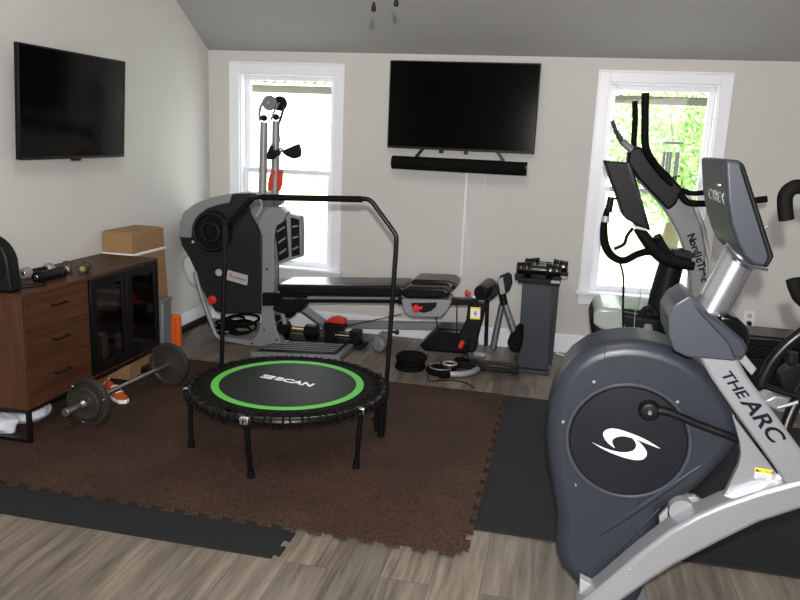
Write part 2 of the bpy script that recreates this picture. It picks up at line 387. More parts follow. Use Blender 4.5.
def tree(x, y, h, r, mt, label):
    t = thing('garden_tree', (x, y, -.3), label, 'tree', None)
    MB().tube([(x, y, -.3), (x+.1, y, h*.4), (x, y+.1, h*.75)], [.16, .12, .06], 10).build('trunk', BARK, t)
    f = MB(); b = f.b
    for k in range(5200):
        d = Vector((random.gauss(0, 1), random.gauss(0, 1), random.gauss(0, 1))).normalized()*r*(random.random()**.4)
        d += Vector((math.sin(d.z*5), math.cos(d.x*5), math.sin(d.y*4)))*.12*r
        c0 = Vector((x, y, h-.2*r))+Vector((d.x, d.y, d.z*.9)); s = random.uniform(.04, .09)
        u_ = Vector((random.gauss(0, 1), random.gauss(0, 1), random.gauss(0, 1))).normalized(); v_ = u_.orthogonal().normalized()
        b.faces.new([b.verts.new(c0+u_*s), b.verts.new(c0+v_*s*.5), b.verts.new(c0-u_*s), b.verts.new(c0-v_*s*.5)])
    f.build('foliage', mt, t)
tree(1.75, 13.5, 1.9, 1.35, LEAF, 'leafy green tree in sunlight behind the wind chime outside right window')
tree(-.6, 17.5, 1.6, 1.3, LEAF2, 'pale sunlit bush outside right window, left of the wind chime')
tree(-4.0, 16, 1.3, 1.4, LEAF2, 'pale sunlit garden tree outside the left window')
tree(3.6, 17, 1.5, 2.0, LEAF2, 'pale bush beyond the tree outside right window')

# ------------------------------------------------------------------ televisions and wall things
def television(loc, label, x0, x1, y, z0, z1, rotz=0, tilt=0):
    t = thing('television', loc, label, 'television', 'flat wall televisions'); t['group'] = 'wall televisions'
    MB().box((x0, y, z0), (x1, y+.028, z1)).box(((x0+x1)/2-.3, y+.028, z0+.08), ((x0+x1)/2+.3, y+.055, z1-.16)).build('casing', BLACK, t, bevel=.004)
    MB().box((x0+.009, y-.0015, z0+.016), (x1-.009, y+.001, z1-.009)).build('screen', SCREEN, t)
    return t
tv = television((-.82, 5.74, 1.515), 'large black flat television on the back wall between the windows', -1.384, -.262, 5.74, 1.514, 2.160)
del tv['group']
MB().box((-.83-.09, 5.795, 1.70), (-.83+.09, 5.824, 1.95)).build('wall_bracket', BMETAL, tv, bevel=.003)
# left wall television: built along y, swung off the wall on its arm
tl = thing('television', (-2.80, 3.96, 1.40), 'black flat television with shiny screen on the left wall above the cabinet', 'television')
def yz(lo, hi): return lo, hi
MB().box((-2.850, 3.482, 1.395), (-2.822, 4.448, 1.99)).build('casing', BLACK, tl, bevel=.004)
MB().box((-2.823, 3.490, 1.409), (-2.8205, 4.440, 1.981)).build('screen', SCREEN, tl)
MB().box((-2.925, 3.88, 1.60), (-2.850, 4.06, 1.80)).build('wall_bracket', BMETAL, tl, bevel=.004)
MB().box((-2.824, 3.90, 1.383), (-2.808, 3.98, 1.395)).build('sensor', GLOSSB, tl, bevel=.002)
tl.rotation_euler = (0, .055, 0)
# soundbar
sb = thing('soundbar', (-.82, 5.70, 1.36), 'long thin black soundbar hanging under the back wall television', 'soundbar')
MB().cyl((-1.318, 5.70, 1.407), (-.312, 5.70, 1.404), .050, seg=24).build('speaker_body', CLOTHB, sb, bevel=.006)
for x in (-1.33, -.318): MB().cyl((x, 5.70, 1.406), (x+.016, 5.70, 1.406), .052, seg=24).build('end_cap', GLOSSB, sb, bevel=.004)
for x, d in ((-1.12, .09), (-.52, -.08)):
    MB().box((x-.012, 5.755, 1.44), (x+.012, 5.765, 1.56), rot=('Y', .65 if d > 0 else -.65)).build('hanger', BMETAL, sb)
MB().box((-1.16, 5.70, 1.446), (-.48, 5.765, 1.456)).build('mounting_bar', BMETAL, sb)
for x in (-.96, -.77): MB().box((x-.014, 5.72, 1.49), (x+.014, 5.76, 1.516)).build('clip', BMETAL, sb)
p0 = at(467, 173, y=5.815); p1 = at(459, 276, y=5.815)
cc = thing('cable_cover', (p1.x, 5.815, p1.z), 'thin white cable cover running down the back wall below the soundbar', 'cable cover')
MB().box((p0.x-.010, 5.812, p1.z), (p0.x+.010, 5.824, 1.45)).build('channel', CORD, cc, bevel=.002)
MB().tube([at(486, 176, y=5.8), at(480, 200, y=5.812), (p0.x+.02, 5.81, 1.17), at(466, 215, y=5.812), at(468, 268, y=5.812), at(455, 277, y=5.812)], .004, 6).build('loose_wire', CORD, cc)
oc = at(749, 319, y=5.82)
ou = thing('wall_outlet', (oc.x, 5.82, oc.z-.06), 'white wall outlet with black plug on the back wall at right', 'outlet')
MB().box((oc.x-.040, 5.815, oc.z-.062), (oc.x+.040, 5.824, oc.z+.062)).build('cover_plate', CORD, ou, bevel=.004)
for dz in (-.026, .026): MB().cyl((oc.x, 5.812, oc.z+dz), (oc.x, 5.816, oc.z+dz), .017, seg=16).build('socket', LABELG, ou)
pg = thing('power_plug', (oc.x, 5.79, oc.z-.03), 'black power plug with cord in the white wall outlet', 'plug')
MB().box((oc.x-.014, 5.775, oc.z-.040), (oc.x+.014, 5.812, oc.z-.014)).build('plug_body', BLACK, pg, bevel=.004)
MB().tube([(oc.x, 5.78, oc.z-.03), (oc.x+.02, 5.76, oc.z-.06), (oc.x+.05, 5.77, oc.z-.14), (oc.x+.06, 5.79, oc.z-.30), (oc.x+.07, 5.79, .01)], .004, 6).build('cord', BLACK, pg)

# ceiling fan (its body hangs above the frame, the two pull chains reach down into it)
fc = (-.73, 2.92)
fan = thing('ceiling_fan', (fc[0], fc[1], 2.55), 'ceiling fan hanging overhead, its two pull chains with dark teardrop ends showing', 'ceiling fan')
MB().cyl((fc[0], fc[1], 2.75), (fc[0], fc[1], roofz(fc[1])+.01), .015).build('downrod', BMETAL, fan)
MB().lathe([(0, 0), (.07, 0), (.12, .03), (.13, .10), (.10, .17), (.03, .2), (0, .2)], (fc[0], fc[1], 2.58), (0, 0, 1)).build('motor_housing', BMETAL, fan)
for i in range(5):
    a = 2*PI*i/5+.35; M = Matrix.Rotation(a, 4, 'Z')
    q = [M @ Vector(v)+Vector((fc[0], fc[1], 2.66)) for v in ((.11, -.05, 0), (.62, -.07, 0), (.66, 0, 0), (.62, .07, .02), (.11, .05, .02))]
    MB().prism(q, (0, 0, .008)).build('blade', WOOD, fan)
for u_, v_ in ((373.5, 14), (396, 9)):
    p = at(u_, v_, y=fc[1])
    p = p+Vector((0, 0, .012)); k = MB(); z = p.z
    while z < 2.58: k.ball((p.x, p.y, z), .0022, sub=1); z += .007
    ko = k.build('pull_chain', STEEL, fan)
    MB().lathe([(0, -.005), (.006, -.004), (.0095, .002), (.0095, .010), (.006, .022), (.003, .033), (0, .036)], (p.x, p.y, p.z), (0, 0, 1), 16).build('chain_pull', BLACK, ko)

# ------------------------------------------------------------------ mats on the floor
def teeth_edge(a, b, n, d, out):
    "dovetailed teeth from a to b, standing out by d along out"
    a = Vector(a); b = Vector(b); o = Vector(out)*d; e = (b-a)/n; pts = []
    for i in range(n):
        s = a+e*i
        pts += [s, s+e*.28, s+e*.20+o, s+e*.78+o, s+e*.70]
    return pts
def mat_piece(name, x0, x1, y0, y1, z, th, teeth, material, label):
    pts = []
    cs = [(x0, y0, z), (x1, y0, z), (x1, y1, z), (x0, y1, z)]; outs = [(0, -1, 0), (1, 0, 0), (0, 1, 0), (-1, 0, 0)]
    for i in range(4):
        a, b = Vector(cs[i]), Vector(cs[(i+1) % 4])
        if teeth[i]: pts += teeth_edge(a, b, teeth[i], .026, outs[i])
        else: pts.append(a)
    q = MB().prism(pts, (0, 0, th)); bmesh.ops.triangulate(q.b, faces=[f for f in q.b.faces if len(f.verts) > 4])
    return tag(q.build(name, material, ang=30), label, 'mat')
mat_piece('floor_mat', -2.88, -.283, 2.665, 4.60, .011, .011, (24, 15, 0, 0), BROWN, 'large brown interlocking foam floor mat with toothed edges under the trampoline')
mat_piece('floor_mat', -2.72, -.985, 2.44, 3.1, 0, .010, (0, 6, 0, 0), CHAR, 'dark charcoal mat strip sticking out along the front left of the brown mat')
mat_piece('floor_mat', -.62, 1.62, 2.885, 4.62, 0, .010, (0, 0, 0, 0), CHAR, 'dark charcoal rubber mat lying right of the brown mat under the elliptical')

# ------------------------------------------------------------------ cabinet
CX0, CX1, CY0, CY1, CZ0, CZ1 = -2.895, -2.50, 3.03, 4.262, .20, .785
cb = thing('sideboard', (-2.7, 3.65, .022), 'walnut brown sideboard with three drawers and two black framed glass doors', 'cabinet')
b = MB(); t = .02; ym = 3.553
b.box((CX0, CY0, CZ0), (CX1-.002, CY0+t, CZ1-t)).box((CX0, CY1-t, CZ0), (CX1-.002, CY1, CZ1-t)).box((CX0, CY0+t, CZ0), (CX1-.002, CY1-t, CZ0+t))
b.box((CX0, CY0+t, CZ0+t), (CX0+.008, CY1-t, CZ1-t)).box((CX0+.008, ym-.01, CZ0+t), (CX1-.02, ym+.01, CZ1-t))
b.build('body', WOODZ, cb, bevel=.002)
MB().box((CX0, CY0, CZ1-t), (CX1+.004, CY1+.002, CZ1)).build('top_panel', WOOD, cb, bevel=.002)
MB().box((CX0+.01, ym+.01, .47), (CX1-.03, CY1-t, .485)).build('shelf', WOOD, cb)
dh = (CZ1-t-CZ0-t-.012)/3
for i in range(3):
    z0 = CZ0+t+.003+i*(dh+.003)
    d = MB().box((CX1-.02, CY0+t+.003, z0), (CX1-.003, ym-.004, z0+dh)).build('drawer', WOOD, cb, bevel=.0015)
    yc = (CY0+ym)/2; zh = z0+dh*.62
    MB().box((CX1+.018, yc-.06, zh-.005), (CX1+.026, yc+.06, zh+.005)).box((CX1-.003, yc-.055, zh-.004), (CX1+.018, yc-.047, zh+.004)).box((CX1-.003, yc+.047, zh-.004), (CX1+.018, yc+.055, zh+.004)).build('handle', BMETAL, d, bevel=.0015)
dy = (CY1-ym-.01)/2
for i in range(2):
    y0 = ym+.004+i*(dy+.003); y1 = y0+dy; z0, z1 = CZ0+.018, CZ1-t-.002; f = .052
    q = MB().box((CX1-.012, y0, z0), (CX1+.006, y0+f, z1)).box((CX1-.012, y1-f, z0), (CX1+.006, y1, z1)).box((CX1-.012, y0+f, z0), (CX1+.006, y1-f, z0+f)).box((CX1-.012, y0+f, z1-f), (CX1+.006, y1-f, z1))
    d = q.build('door', BMETAL, cb, bevel=.0015)
    MB().box((CX1-.005, y0+f-.004, z0+f-.004), (CX1-.001, y1-f+.004, z1-f+.004)).build('glass', SMOKE, d)
for y in (CY0+.012, CY1-.030):
    q = MB(); z0 = .022; w_ = .018
    q.box((CX1-.03, y, z0), (CX1-.005, y+w_, CZ0-.014)).box((CX0+.03, y, z0), (CX0+.055, y+w_, CZ0-.014)).box((CX0+.055, y, z0), (CX1-.03, y+w_, z0+.018))
    q.build('leg', BMETAL, cb, bevel=.002)
MB().box((CX1-.025, CY0, CZ0-.014), (CX1-.004, CY1, CZ0)).box((CX0+.02, CY0, CZ0-.014), (CX0+.04, CY1, CZ0)).box((CX0+.04, CY0, CZ0-.014), (CX1-.025, CY0+.018, CZ0)).build('base_frame', BMETAL, cb)
# things inside, seen through the dark glass
for (y, z, sy_, sz, dx, mt, lb) in ((3.60, .485, .16, .10, .10, CARD, 'brown box on the upper shelf behind the left glass door'), (3.98, .485, .17, .13, .12, CARD, 'taller brown box on the upper shelf behind the right glass door'),
                          (3.70, .22, .12, .15, .08, ORANGE, 'small orange box at the cabinet bottom behind glass')):
    o = MB().box((CX0+.10, y, z), (CX0+.10+.18, y+sy_, z+sz)).build('storage_box', mt, bevel=.002); tag(o, lb, 'box')
    MB().box((CX0+.16, y-.001, z+sz), (CX0+.21, y+sy_+.001, z+sz+.001)).build('tape', LABELG, o)
for y, rr, hh in ((3.87, .040, .16), (4.1, .05, .12)):
    o = MB().lathe([(0, 0), (rr*.8, 0), (rr, .01), (rr, hh*.8), (rr*.6, hh*.9), (rr*.6, hh), (0, hh)], (CX0+.24, y, .22), (0, 0, 1), 20).build('jar', CLOTHW)
    tag(o, 'pale round jar at the cabinet bottom behind the %s glass door' % ('left' if y < 4 else 'right'), 'jar')

# fan heater at the left edge of the cabinet top
fx, fy, fz = -2.712, 3.04, CZ1
fp = thing('desk_fan', (fx, fy+.06, fz), 'round black desk fan standing on the cabinet top at the left edge', 'fan')
pr = [(fx-.152, fy, fz), (fx+.152, fy, fz)]
for i in range(17):
    a = PI*i/16; pr.append((fx+.142*math.cos(a), fy, fz+.135+.138*math.sin(a)))
MB().prism(pr, (0, .085, 0)).build('housing', BLACK, fp, bevel=.018, seg=4)
g = MB(); gc = Vector((fx, fy-.006, fz+.135)); gx_ = Vector((0, -1, 0))
for i in range(7): g.torus(gc, gx_, .022+.016*i, .0022, 40, 6)
for i in range(12):
    a = 2*PI*i/12; g.cyl(gc, gc+Vector((.12*math.cos(a), 0, .12*math.sin(a))), .0018, seg=6)
g.build('grille', GLOSSB, fp)
MB().lathe([(0, .010), (.020, .008), (.026, 0), (0, 0)], gc, gx_, 20).build('hub', DGREY, fp)
MB().tube([(fx+.12, fy+.08, fz+.008), (fx+.15, fy+.17, fz+.004), (fx+.17, fy+.23, fz+.004), (fx+.12, fy+.25, fz+.004), (fx+.04, fy+.16, fz+.004)], .004, 6).build('cord', BLACK, fp)

# dumbbells on the cabinet
def dumbbell(p, ang, L, r, name, label, headm, gripm, hexa=False, group=None, hw=.045, gr=.014, endm=None):
    p = Vector(p); d = Vector((math.cos(ang), math.sin(ang), 0)); c0 = p+Vector((0, 0, r))
    t = thing(name, p, label, 'dumbbell', group)
    MB().lathe([(0, 0), (gr, 0), (gr*1.15, L*.25), (gr*1.15, L*.75), (gr, L), (0, L)], c0-d*L/2, d, 14).build('handle', gripm, t)
    for s in (-1, 1):
        a = c0+d*s*(L/2-hw)
        h = MB().lathe([(0, 0), (r*.8, 0), (r, hw*.15), (r, hw*.8), (r*.85, hw), (0, hw)], a, d*s, 6 if hexa else 28).build('weight_head', headm, t)
        if endm: MB().lathe([(0, hw+.002), (r*.45, hw+.002), (r*.5, hw), (0, hw)], a, d*s, 20).build('end_disc', endm, h)
    return t
dumbbell((-2.615, 3.395, CZ1), 1.52, .21, .030, 'dumbbell', 'black dumbbell lying in front on the cabinet top beside the desk fan', BLACK, BLACK, endm=CHROME, gr=.024)
dumbbell((-2.74, 3.46, CZ1), 1.45, .20, .030, 'dumbbell', 'grey ended dumbbell lying behind the black dumbbell on the cabinet', GREYM, BLACK, endm=CHROME)
dumbbell((-2.685, 3.625, CZ1), 2.2, .12, .028, 'dumbbell', 'short copper ended dumbbell on the cabinet, left one of two', IRON, CHROME, endm=BRASS)
dumbbell((-2.60, 3.665, CZ1), 2.0, .12, .029, 'dumbbell', 'rightmost small dumbbell on the cabinet top with a copper end', IRON, CHROME, endm=BRASS)

# ------------------------------------------------------------------ boxes behind the cabinet
bx = thing('cardboard_box', (-2.74, 4.62, 0), 'tall brown cardboard box with white strap standing behind the cabinet', 'cardboard box')
BZ = .925
MB().prism([(-2.895, 4.272, 0), (-2.895, 4.272, BZ), (-2.895, 4.66, BZ), (-2.895, 4.74, 0)], (.215, 0, 0)).build('box_body', CARD, bx, bevel=.003)
MB().box((-2.897, 4.270, .775), (-2.678, 4.685, .792)).build('strap', WHITE, bx, bevel=.001)
MB().box((-2.885, 4.29, BZ-.002), (-2.69, 4.46, BZ+.006)).box((-2.885, 4.47, BZ-.002), (-2.69, 4.645, BZ+.006)).build('flap', CARD, bx, bevel=.002)
gb = thing('waste_bin', (-2.64, 4.56, 0), 'grey plastic bin between the sideboard and the orange box', 'bin')
MB().prism([(-2.665, 4.50, 0), (-2.612, 4.50, 0), (-2.606, 4.50, .44), (-2.672, 4.50, .44)], (0, .12, 0)).build('bin_body', GREYP, gb, bevel=.012)
MB().box((-2.675, 4.493, .43), (-2.602, 4.627, .452)).build('rim', GREYP, gb, bevel=.006)
ob = thing('orange_box', (-2.80, 4.95, 0), 'bright orange patterned box on the floor beside the grey bin', 'box')
MB().box((-2.87, 4.93, 0), (-2.725, 4.965, .235)).build('box_body', ORANGE, ob, bevel=.003)
g = MB()
for i in range(7):
    for j in range(3): g.box((-2.865+j*.047, 4.9285, .012+i*.031), (-2.865+j*.047+.028, 4.93, .012+i*.031+.006), rot=('Y', .5 if (i+j) % 2 else -.5))
g.build('pattern', mat('dark_orange_print', (.45, .05, .01), .6), ob)

# ------------------------------------------------------------------ below the cabinet
def lumpy(c, s, sub=4, amp=.22, seed=1, flat=True):
    rnd = random.Random(seed); q = MB(); q.ball((0, 0, 0), 1, sub=sub)
    ks = [(Vector((rnd.gauss(0, 2.2), rnd.gauss(0, 2.2), rnd.gauss(0, 2.2))), rnd.random()*6) for _ in range(9)]
    for v in q.b.verts:
        n = sum(math.sin(v.co.dot(k)+p) for k, p in ks)/9
        v.co = v.co*(1+amp*n*2.2); v.co = Vector((v.co.x*s[0], v.co.y*s[1], v.co.z*s[2]))+Vector(c)
        if flat and v.co.z < .024: v.co.z = .024
    return q
tag(lumpy((-2.74, 3.34, .06), (.10, .13, .055), seed=3).build('plastic_bag', CLOTHW), 'crumpled white bag under the cabinet between its left leg and the barbell', 'bag')
tag(lumpy((-2.76, 3.13, .07), (.10, .07, .065), seed=5).build('plastic_bag', CLOTHW), 'crumpled white bag under the cabinet left of its front leg', 'bag')
def sneaker(p, ang, label, scale=1):
    t = thing('sneaker', p, label, 'shoe', None)
    M = Matrix.Translation(Vector(p)) @ Matrix.Rotation(ang, 4, 'Z') @ Matrix.Scale(scale, 4)
    out = [(-.13, -.03), (-.14, 0), (-.13, .03), (-.04, .032), (.05, .045), (.12, .035), (.145, 0), (.12, -.04), (.05, -.048), (-.04, -.03)]
    MB().prism([M @ Vector((x, y, 0)) for x, y in out], (0, 0, .028*scale)).build('sole', WHITE, t, bevel=.006)
    u = MB(); st = [(-.125, .028, .105), (-.08, .034, .10), (-.03, .036, .085), (.03, .042, .068), (.09, .04, .05), (.13, .02, .036)]
    rings = []
    for x, w_, h_ in st:
        rings.append([u.b.verts.new(M @ Vector((x, w_*math.cos(a), .026+(h_-.026)*max(0, math.sin(a))))) for a in [PI*k/10 for k in range(11)]])
    for A_, B_ in zip(rings, rings[1:]):
        for k in range(10): u.b.faces.new((A_[k], A_[k+1], B_[k+1], B_[k]))
    u.b.faces.new(rings[0]); u.b.faces.new(rings[-1][::-1])
    u.build('upper', mat('shoe_upper', (.62, .12, .02), .7, noise=.55, nscale=40), t)
    l = MB()
    for i in range(4): l.tube([M @ Vector((-.02+i*.022, -.026, .084-i*.008)), M @ Vector((-.01+i*.022, 0, .094-i*.009)), M @ Vector((-.02+i*.022, .026, .084-i*.008))], .003, 6)
    l.build('laces', WHITE, t)
    return t
sneaker((-2.485, 3.745, .022), -.55, 'orange and grey sneaker with white sole beside the barbell under the cabinet', .85)
sneaker((-2.72, 3.92, .022), 1.9, 'orange and grey sneaker further back under the cabinet')
tag(MB().box((-2.78, 4.06, .022), (-2.60, 4.2, .12)).build('shoe_box', CARD, bevel=.003), 'low brown box under the right end of the cabinet', 'box')

# ------------------------------------------------------------------ barbell
pa = Vector((-2.385, 3.345, .15)); pb = Vector((-2.325, 4.07, .14))
ba = thing('barbell', (-2.36, 3.75, .022), 'steel barbell with cast iron plates lying on the brown mat before the cabinet', 'barbell')
d = (pb-pa).normalized(); z0 = .022
R1, R2 = .132, .135; pa.z = z0+R1; pb.z = z0+R2; d = (pb-pa).normalized()
MB().cyl(pa-d*.02, pb+d*.02, .0125, seg=16).build('bar', STEEL, ba)
for p, s, R_ in ((pa, -1, R1), (pb, 1, R2)):
    MB().cyl(p+d*s*.035, p+d*s*.18, .022, seg=20).build('sleeve', STEEL, ba, bevel=.002)
    MB().lathe([(0, 0), (.030, 0), (.032, .012), (.022, .03), (0, .03)], p+d*s*.045, d*s, 20).build('collar', CHROME, ba)
    w1 = MB().lathe([(.03, -.018), (R_*.45, -.010), (R_*.78, -.008), (R_*.84, -.018), (R_*.97, -.018), (R_, -.012), (R_, .012), (R_*.97, .018), (R_*.84, .018), (R_*.78, .008), (R_*.45, .010), (.03, .018)], p, d, 48).build('plate', IRON, ba)
    MB().lathe([(.025, .0), (R_*.62, 0), (R_*.70, .004), (R_*.70, .018), (R_*.62, .022), (R_*.4, .014), (.025, .022)], p+d*s*.018, d*s, 40).build('plate', IRON, ba)
    g = MB()
    for i in range(3):
        a = 2*PI*i/3+.5; e = d.orthogonal().normalized(); f_ = d.cross(e)
        g.ball(p+d*s*.019+(e*math.cos(a)+f_*math.sin(a))*R_*.88, .007, sub=2)
    g.build('rivet', CHROME, w1)

# ------------------------------------------------------------------ trampoline
TC = Vector((-1.308, 3.462, .338)); TR = .492
tp = thing('trampoline', (TC.x, TC.y, .022), 'round black mini trampoline with green ring and tall handlebar on the brown mat', 'trampoline')
MB().torus(TC-Vector((0, 0, .012)), (0, 0, 1), TR-.005, .017, 72, 10).build('rim_frame', BMETAL, tp)
def ringdisc(R0, R1, z0, z1, n=96):
    q = MB(); b = q.b; rr = []
    for R_, z in ((R0, z0), (R1, z1), (R1, z1+.003), (R0, z0+.003)):
        rr.append([b.verts.new((TC.x+R_*math.cos(2*PI*i/n), TC.y+R_*math.sin(2*PI*i/n), TC.z+z)) for i in range(n)])
    for k in range(4):
        for i in range(n): b.faces.new((rr[k][i], rr[k][(i+1) % n], rr[(k+1) % 4][(i+1) % n], rr[(k+1) % 4][i]))
    return q
MB().lathe([(0, 0), (.387, 0), (.387, .003), (0, .003)], TC, (0, 0, 1), 96).build('jumping_mat', mat('jump_mat', (.0055, .0066, .005), .5, spec=.14, bump=.3, bscale=500), tp)
ringdisc(.348, .386, .0035, .0035).build('green_ring', GREEN, tp)
sk = ringdisc(.386, .448, .002, .004).build('skirt', CLOTHB, tp)
bg_ = []
for i in range(36):
    a = 2*PI*(i+.5)/36; c_, s_ = math.cos(a), math.sin(a)
    q = MB(); da = .055
    P3 = lambda R_, aa, z: (TC.x+R_*math.cos(aa), TC.y+R_*math.sin(aa), TC.z+z)
    q.tube([P3(.43, a-da*.4, .006), P3(.466, a-da, .006), P3(.510, a-da, -.006), P3(.510, a-da*.8, -.025), P3(.478, a-da*.5, -.032)], .0055, 8, 4)
    q.tube([P3(.43, a+da*.4, .006), P3(.466, a+da, .006), P3(.510, a+da, -.006), P3(.510, a+da*.8, -.025), P3(.478, a+da*.5, -.032)], .0055, 8, 4)
    q.build('bungee', CLOTHB, tp)
for i, (x, y) in enumerate(((-1.745, 3.252), (-1.322, 3.022), (-.882, 3.268), (-.865, 3.69), (-1.31, 3.93), (-1.75, 3.69))):
    if True:
        d_ = Vector((x-TC.x, y-TC.y)).normalized()*.487; x2, y2 = TC.x+d_.x, TC.y+d_.y
        lg = MB().cyl((x, y, .035), (x2, y2, TC.z-.02), .013, seg=16).build('leg', BMETAL, tp)
        MB().lathe([(0, 0), (.019, 0), (.018, .02), (.0145, .04), (0, .04)], (x, y, .022), (0, 0, 1), 16).build('rubber_foot', RUBBER, lg)
        if i in (0, 1, 2):
            MB().box((x2-.022, y2-.030, TC.z-.030), (x2+.022, y2-.008, TC.z+.004)).build('clamp', CHROME, tp, bevel=.004)
hb = [at(220, 372, y=3.74), at(226, 222, y=3.74), at(254, 197, y=3.74), at(370, 199, y=3.74), at(397, 236, y=3.74), at(383, 433, y=3.74)]
def fil(P, r=.06):
    out = [P[0]]
    for a_, b_, c_ in zip(P, P[1:], P[2:]):
        u = (a_-b_).normalized(); v = (c_-b_).normalized()
        for t in (0, .25, .5, .75, 1): out.append((1-t)**2*(b_+u*r)+2*t*(1-t)*b_+t*t*(b_+v*r))
    return out+[P[-1]]
hb[0].z = .06
MB().tube(fil(hb, .03), .0125, 14, 0).build('handlebar', BMETAL, tp)
MB().tube([at(262, 197.3, y=3.74), at(362, 199.3, y=3.74)], .0165, 16, 0).build('foam_grip', RUBBER, tp)
for u0, v0, u1, v1 in ((226.5, 224, 252, 199), ): MB().tube([at(u0, v0, y=3.74), at(u1, v1, y=3.74)], .0155, 14, 0).build('foam_grip', RUBBER, tp)
k1 = at(389.5, 331.5, y=3.74); MB().cyl(k1, k1+Vector((.035, 0, 0)), .007).ball(k1+Vector((.04, 0, 0)), .014, sub=2).build('adjusting_knob', BLACK, tp)
k1 = at(384, 420, y=3.74); MB().cyl(k1-Vector((.055, 0, 0)), k1, .006).ball(k1-Vector((.06, 0, 0)), .010, sub=2).build('adjusting_knob', BLACK, tp)
MB().box((hb[5].x-.05, 3.725, .03), (hb[5].x-.02, 3.755, .36)).build('post_brace', BMETAL, tp, bevel=.005)
xd = Vector((.341, -.069, 0)); text('BCAN', .066, TC+Vector((.020, .030, .0045)), xd, (0, 1, 0), WHITE, tp, sx=1.25, bold=.0018)
MBl = MB(); ox = TC+Vector((-.135, .061, .0036))
for dy_, sx_ in ((.018, 0), (0, 0), (-.018, 0)):
    pass
X = xd.normalized(); Y = Vector((0, 0, 1)).cross(X)
def lp(x, y): return ox+X*x*.8+Y*y*.9
MBl.prism([lp(-.045, .028), lp(.045, .028), (lp(.038, .013)), lp(-.03, .013), lp(-.03, .004), lp(-.045, .004)], (0, 0, .0016))
MBl.prism([lp(-.045, -.028), lp(.04, -.028), lp(.04, -.001), lp(.045, .008), lp(-.03, .0), lp(-.03, -.008), lp(.02, -.008), lp(.02, -.015), lp(-.045, -.015)][::-1], (0, 0, .0016))
MBl.build('emblem', WHITE, tp)

# ------------------------------------------------------------------ home gym with weight-disc pack (back left)
gx = thing('home_gym', (-2.2, 5.3, 0), 'grey and black home gym with round resistance pack, bench and cable arms', 'exercise machine')
YG = 5.15
out = tr([(179, 238), (180, 223), (184, 213), (195, 204.5), (212, 198), (232, 194), (256, 193), (262, 205), (263, 240), (263, 314), (225, 314), (215, 312), (209, 303), (200, 287), (195, 272), (188, 257), (181, 246)], YG)
MB().prism(out, (0, .34, 0)).build('pack_housing', PACKG, gx, bevel=.02, seg=3)
out = tr([(178.5, 237), (179.5, 222), (183.5, 212), (195, 203.5), (212, 197), (232, 193.5), (229, 203), (218, 205), (206, 209), (197, 217), (192, 226), (191, 238)], YG-.012)
MB().prism(out, (0, .358, 0)).build('side_cover', GREYM, gx, bevel=.006)
dc = at(213.5, 231, y=YG-.002); ax = Vector((0, -1, 0))
MB().lathe([(0, 0), (.155, 0), (.155, .03), (.145, .045), (.125, .045), (.118, .025), (.085, .025), (.080, .05), (.06, .055), (.055, .03), (.03, .03), (.026, .05), (0, .052)], dc, ax, 48).build('resistance_disc', DGREY, gx)
MB().torus(dc+ax*.046, ax, .135, .004, 48, 8).torus(dc+ax*.055, ax, .068, .003, 40, 8).build('disc_ring', PACKG, gx)
dcc = at(193, 242, y=YG-.03); MB().ball(dcc, .013, sub=2).build('bolt', LGREY, gx)
MB().prism(tr([(228, 270), (248, 275.5), (247, 285.5), (226, 279.5)], YG-.004), (0, .003, 0)).build('label_plate', LABELG, gx)
lc = at(219, 272.5, y=YG-.002); MB().lathe([(0, 0), (.027, 0), (.027, .006), (0, .008)], lc, ax, 24).build('badge', LABELG, gx)
xd = at(246, 280, y=YG)-at(229, 275, y=YG)
text('R', .045, at(231, 275.5, y=YG-.005), xd, (0, 0, 1), RED, gx); text('evolution', .028, at(239.5, 278.5, y=YG-.005), xd, (0, 0, 1), INK, gx)
kc = at(214.5, 299, y=YG-.005); MB().lathe([(0, 0), (.014, 0), (.014, .02), (.032, .026), (.034, .045), (.022, .058), (0, .06)], kc, ax, 24).build('red_knob', RED, gx)
MB().tube(tr([(189, 255), (184, 258), (182.5, 265), (185, 274), (190, 283), (197, 288)], YG+.05), .010, 10).build('carry_handle', LGREY, gx)
# grey frame
MB().tube(tr([(195, 272), (200, 291), (206, 309), (212, 325), (217, 336), (226, 340)], YG-.02), .016, 12).build('curved_frame', GREYM, gx)
MB().prism(tr([(220, 336.5), (252, 341), (260, 343), (285, 343), (284, 347.5), (255, 347), (221, 341)], YG-.04), (0, .10, 0)).build('base_frame', GREYM, gx, bevel=.006)
MB().prism(tr([(258, 226), (262, 214), (268, 208), (280, 207), (287, 213), (283, 222), (276, 226), (274, 236), (273.5, 315), (276, 330), (281, 342), (279, 346), (252, 346), (251, 341), (258, 333), (261, 320), (262, 260), (262, 236)], YG-.05), (0, .09, 0)).build('column', GREYM, gx, bevel=.006)
for u_, v_ in ((267, 269), (264, 330), (276.5, 340), (252.5, 343.5)):
    MB().lathe([(0, 0), (.008, 0), (.006, .004), (0, .005)], at(u_, v_, y=YG-.051), ax, 12).build('bolt', BLACK, gx)
MB().box(at(186, 330, y=5.35), at(196, 340, y=5.55)).build('floor_foot', DGREY, gx, bevel=.01)
MB().cyl((at(193, 335, y=5.45).x, 5.25, .03), (at(193, 335, y=5.45).x, 5.70, .03), .028).build('floor_foot', DGREY, gx)
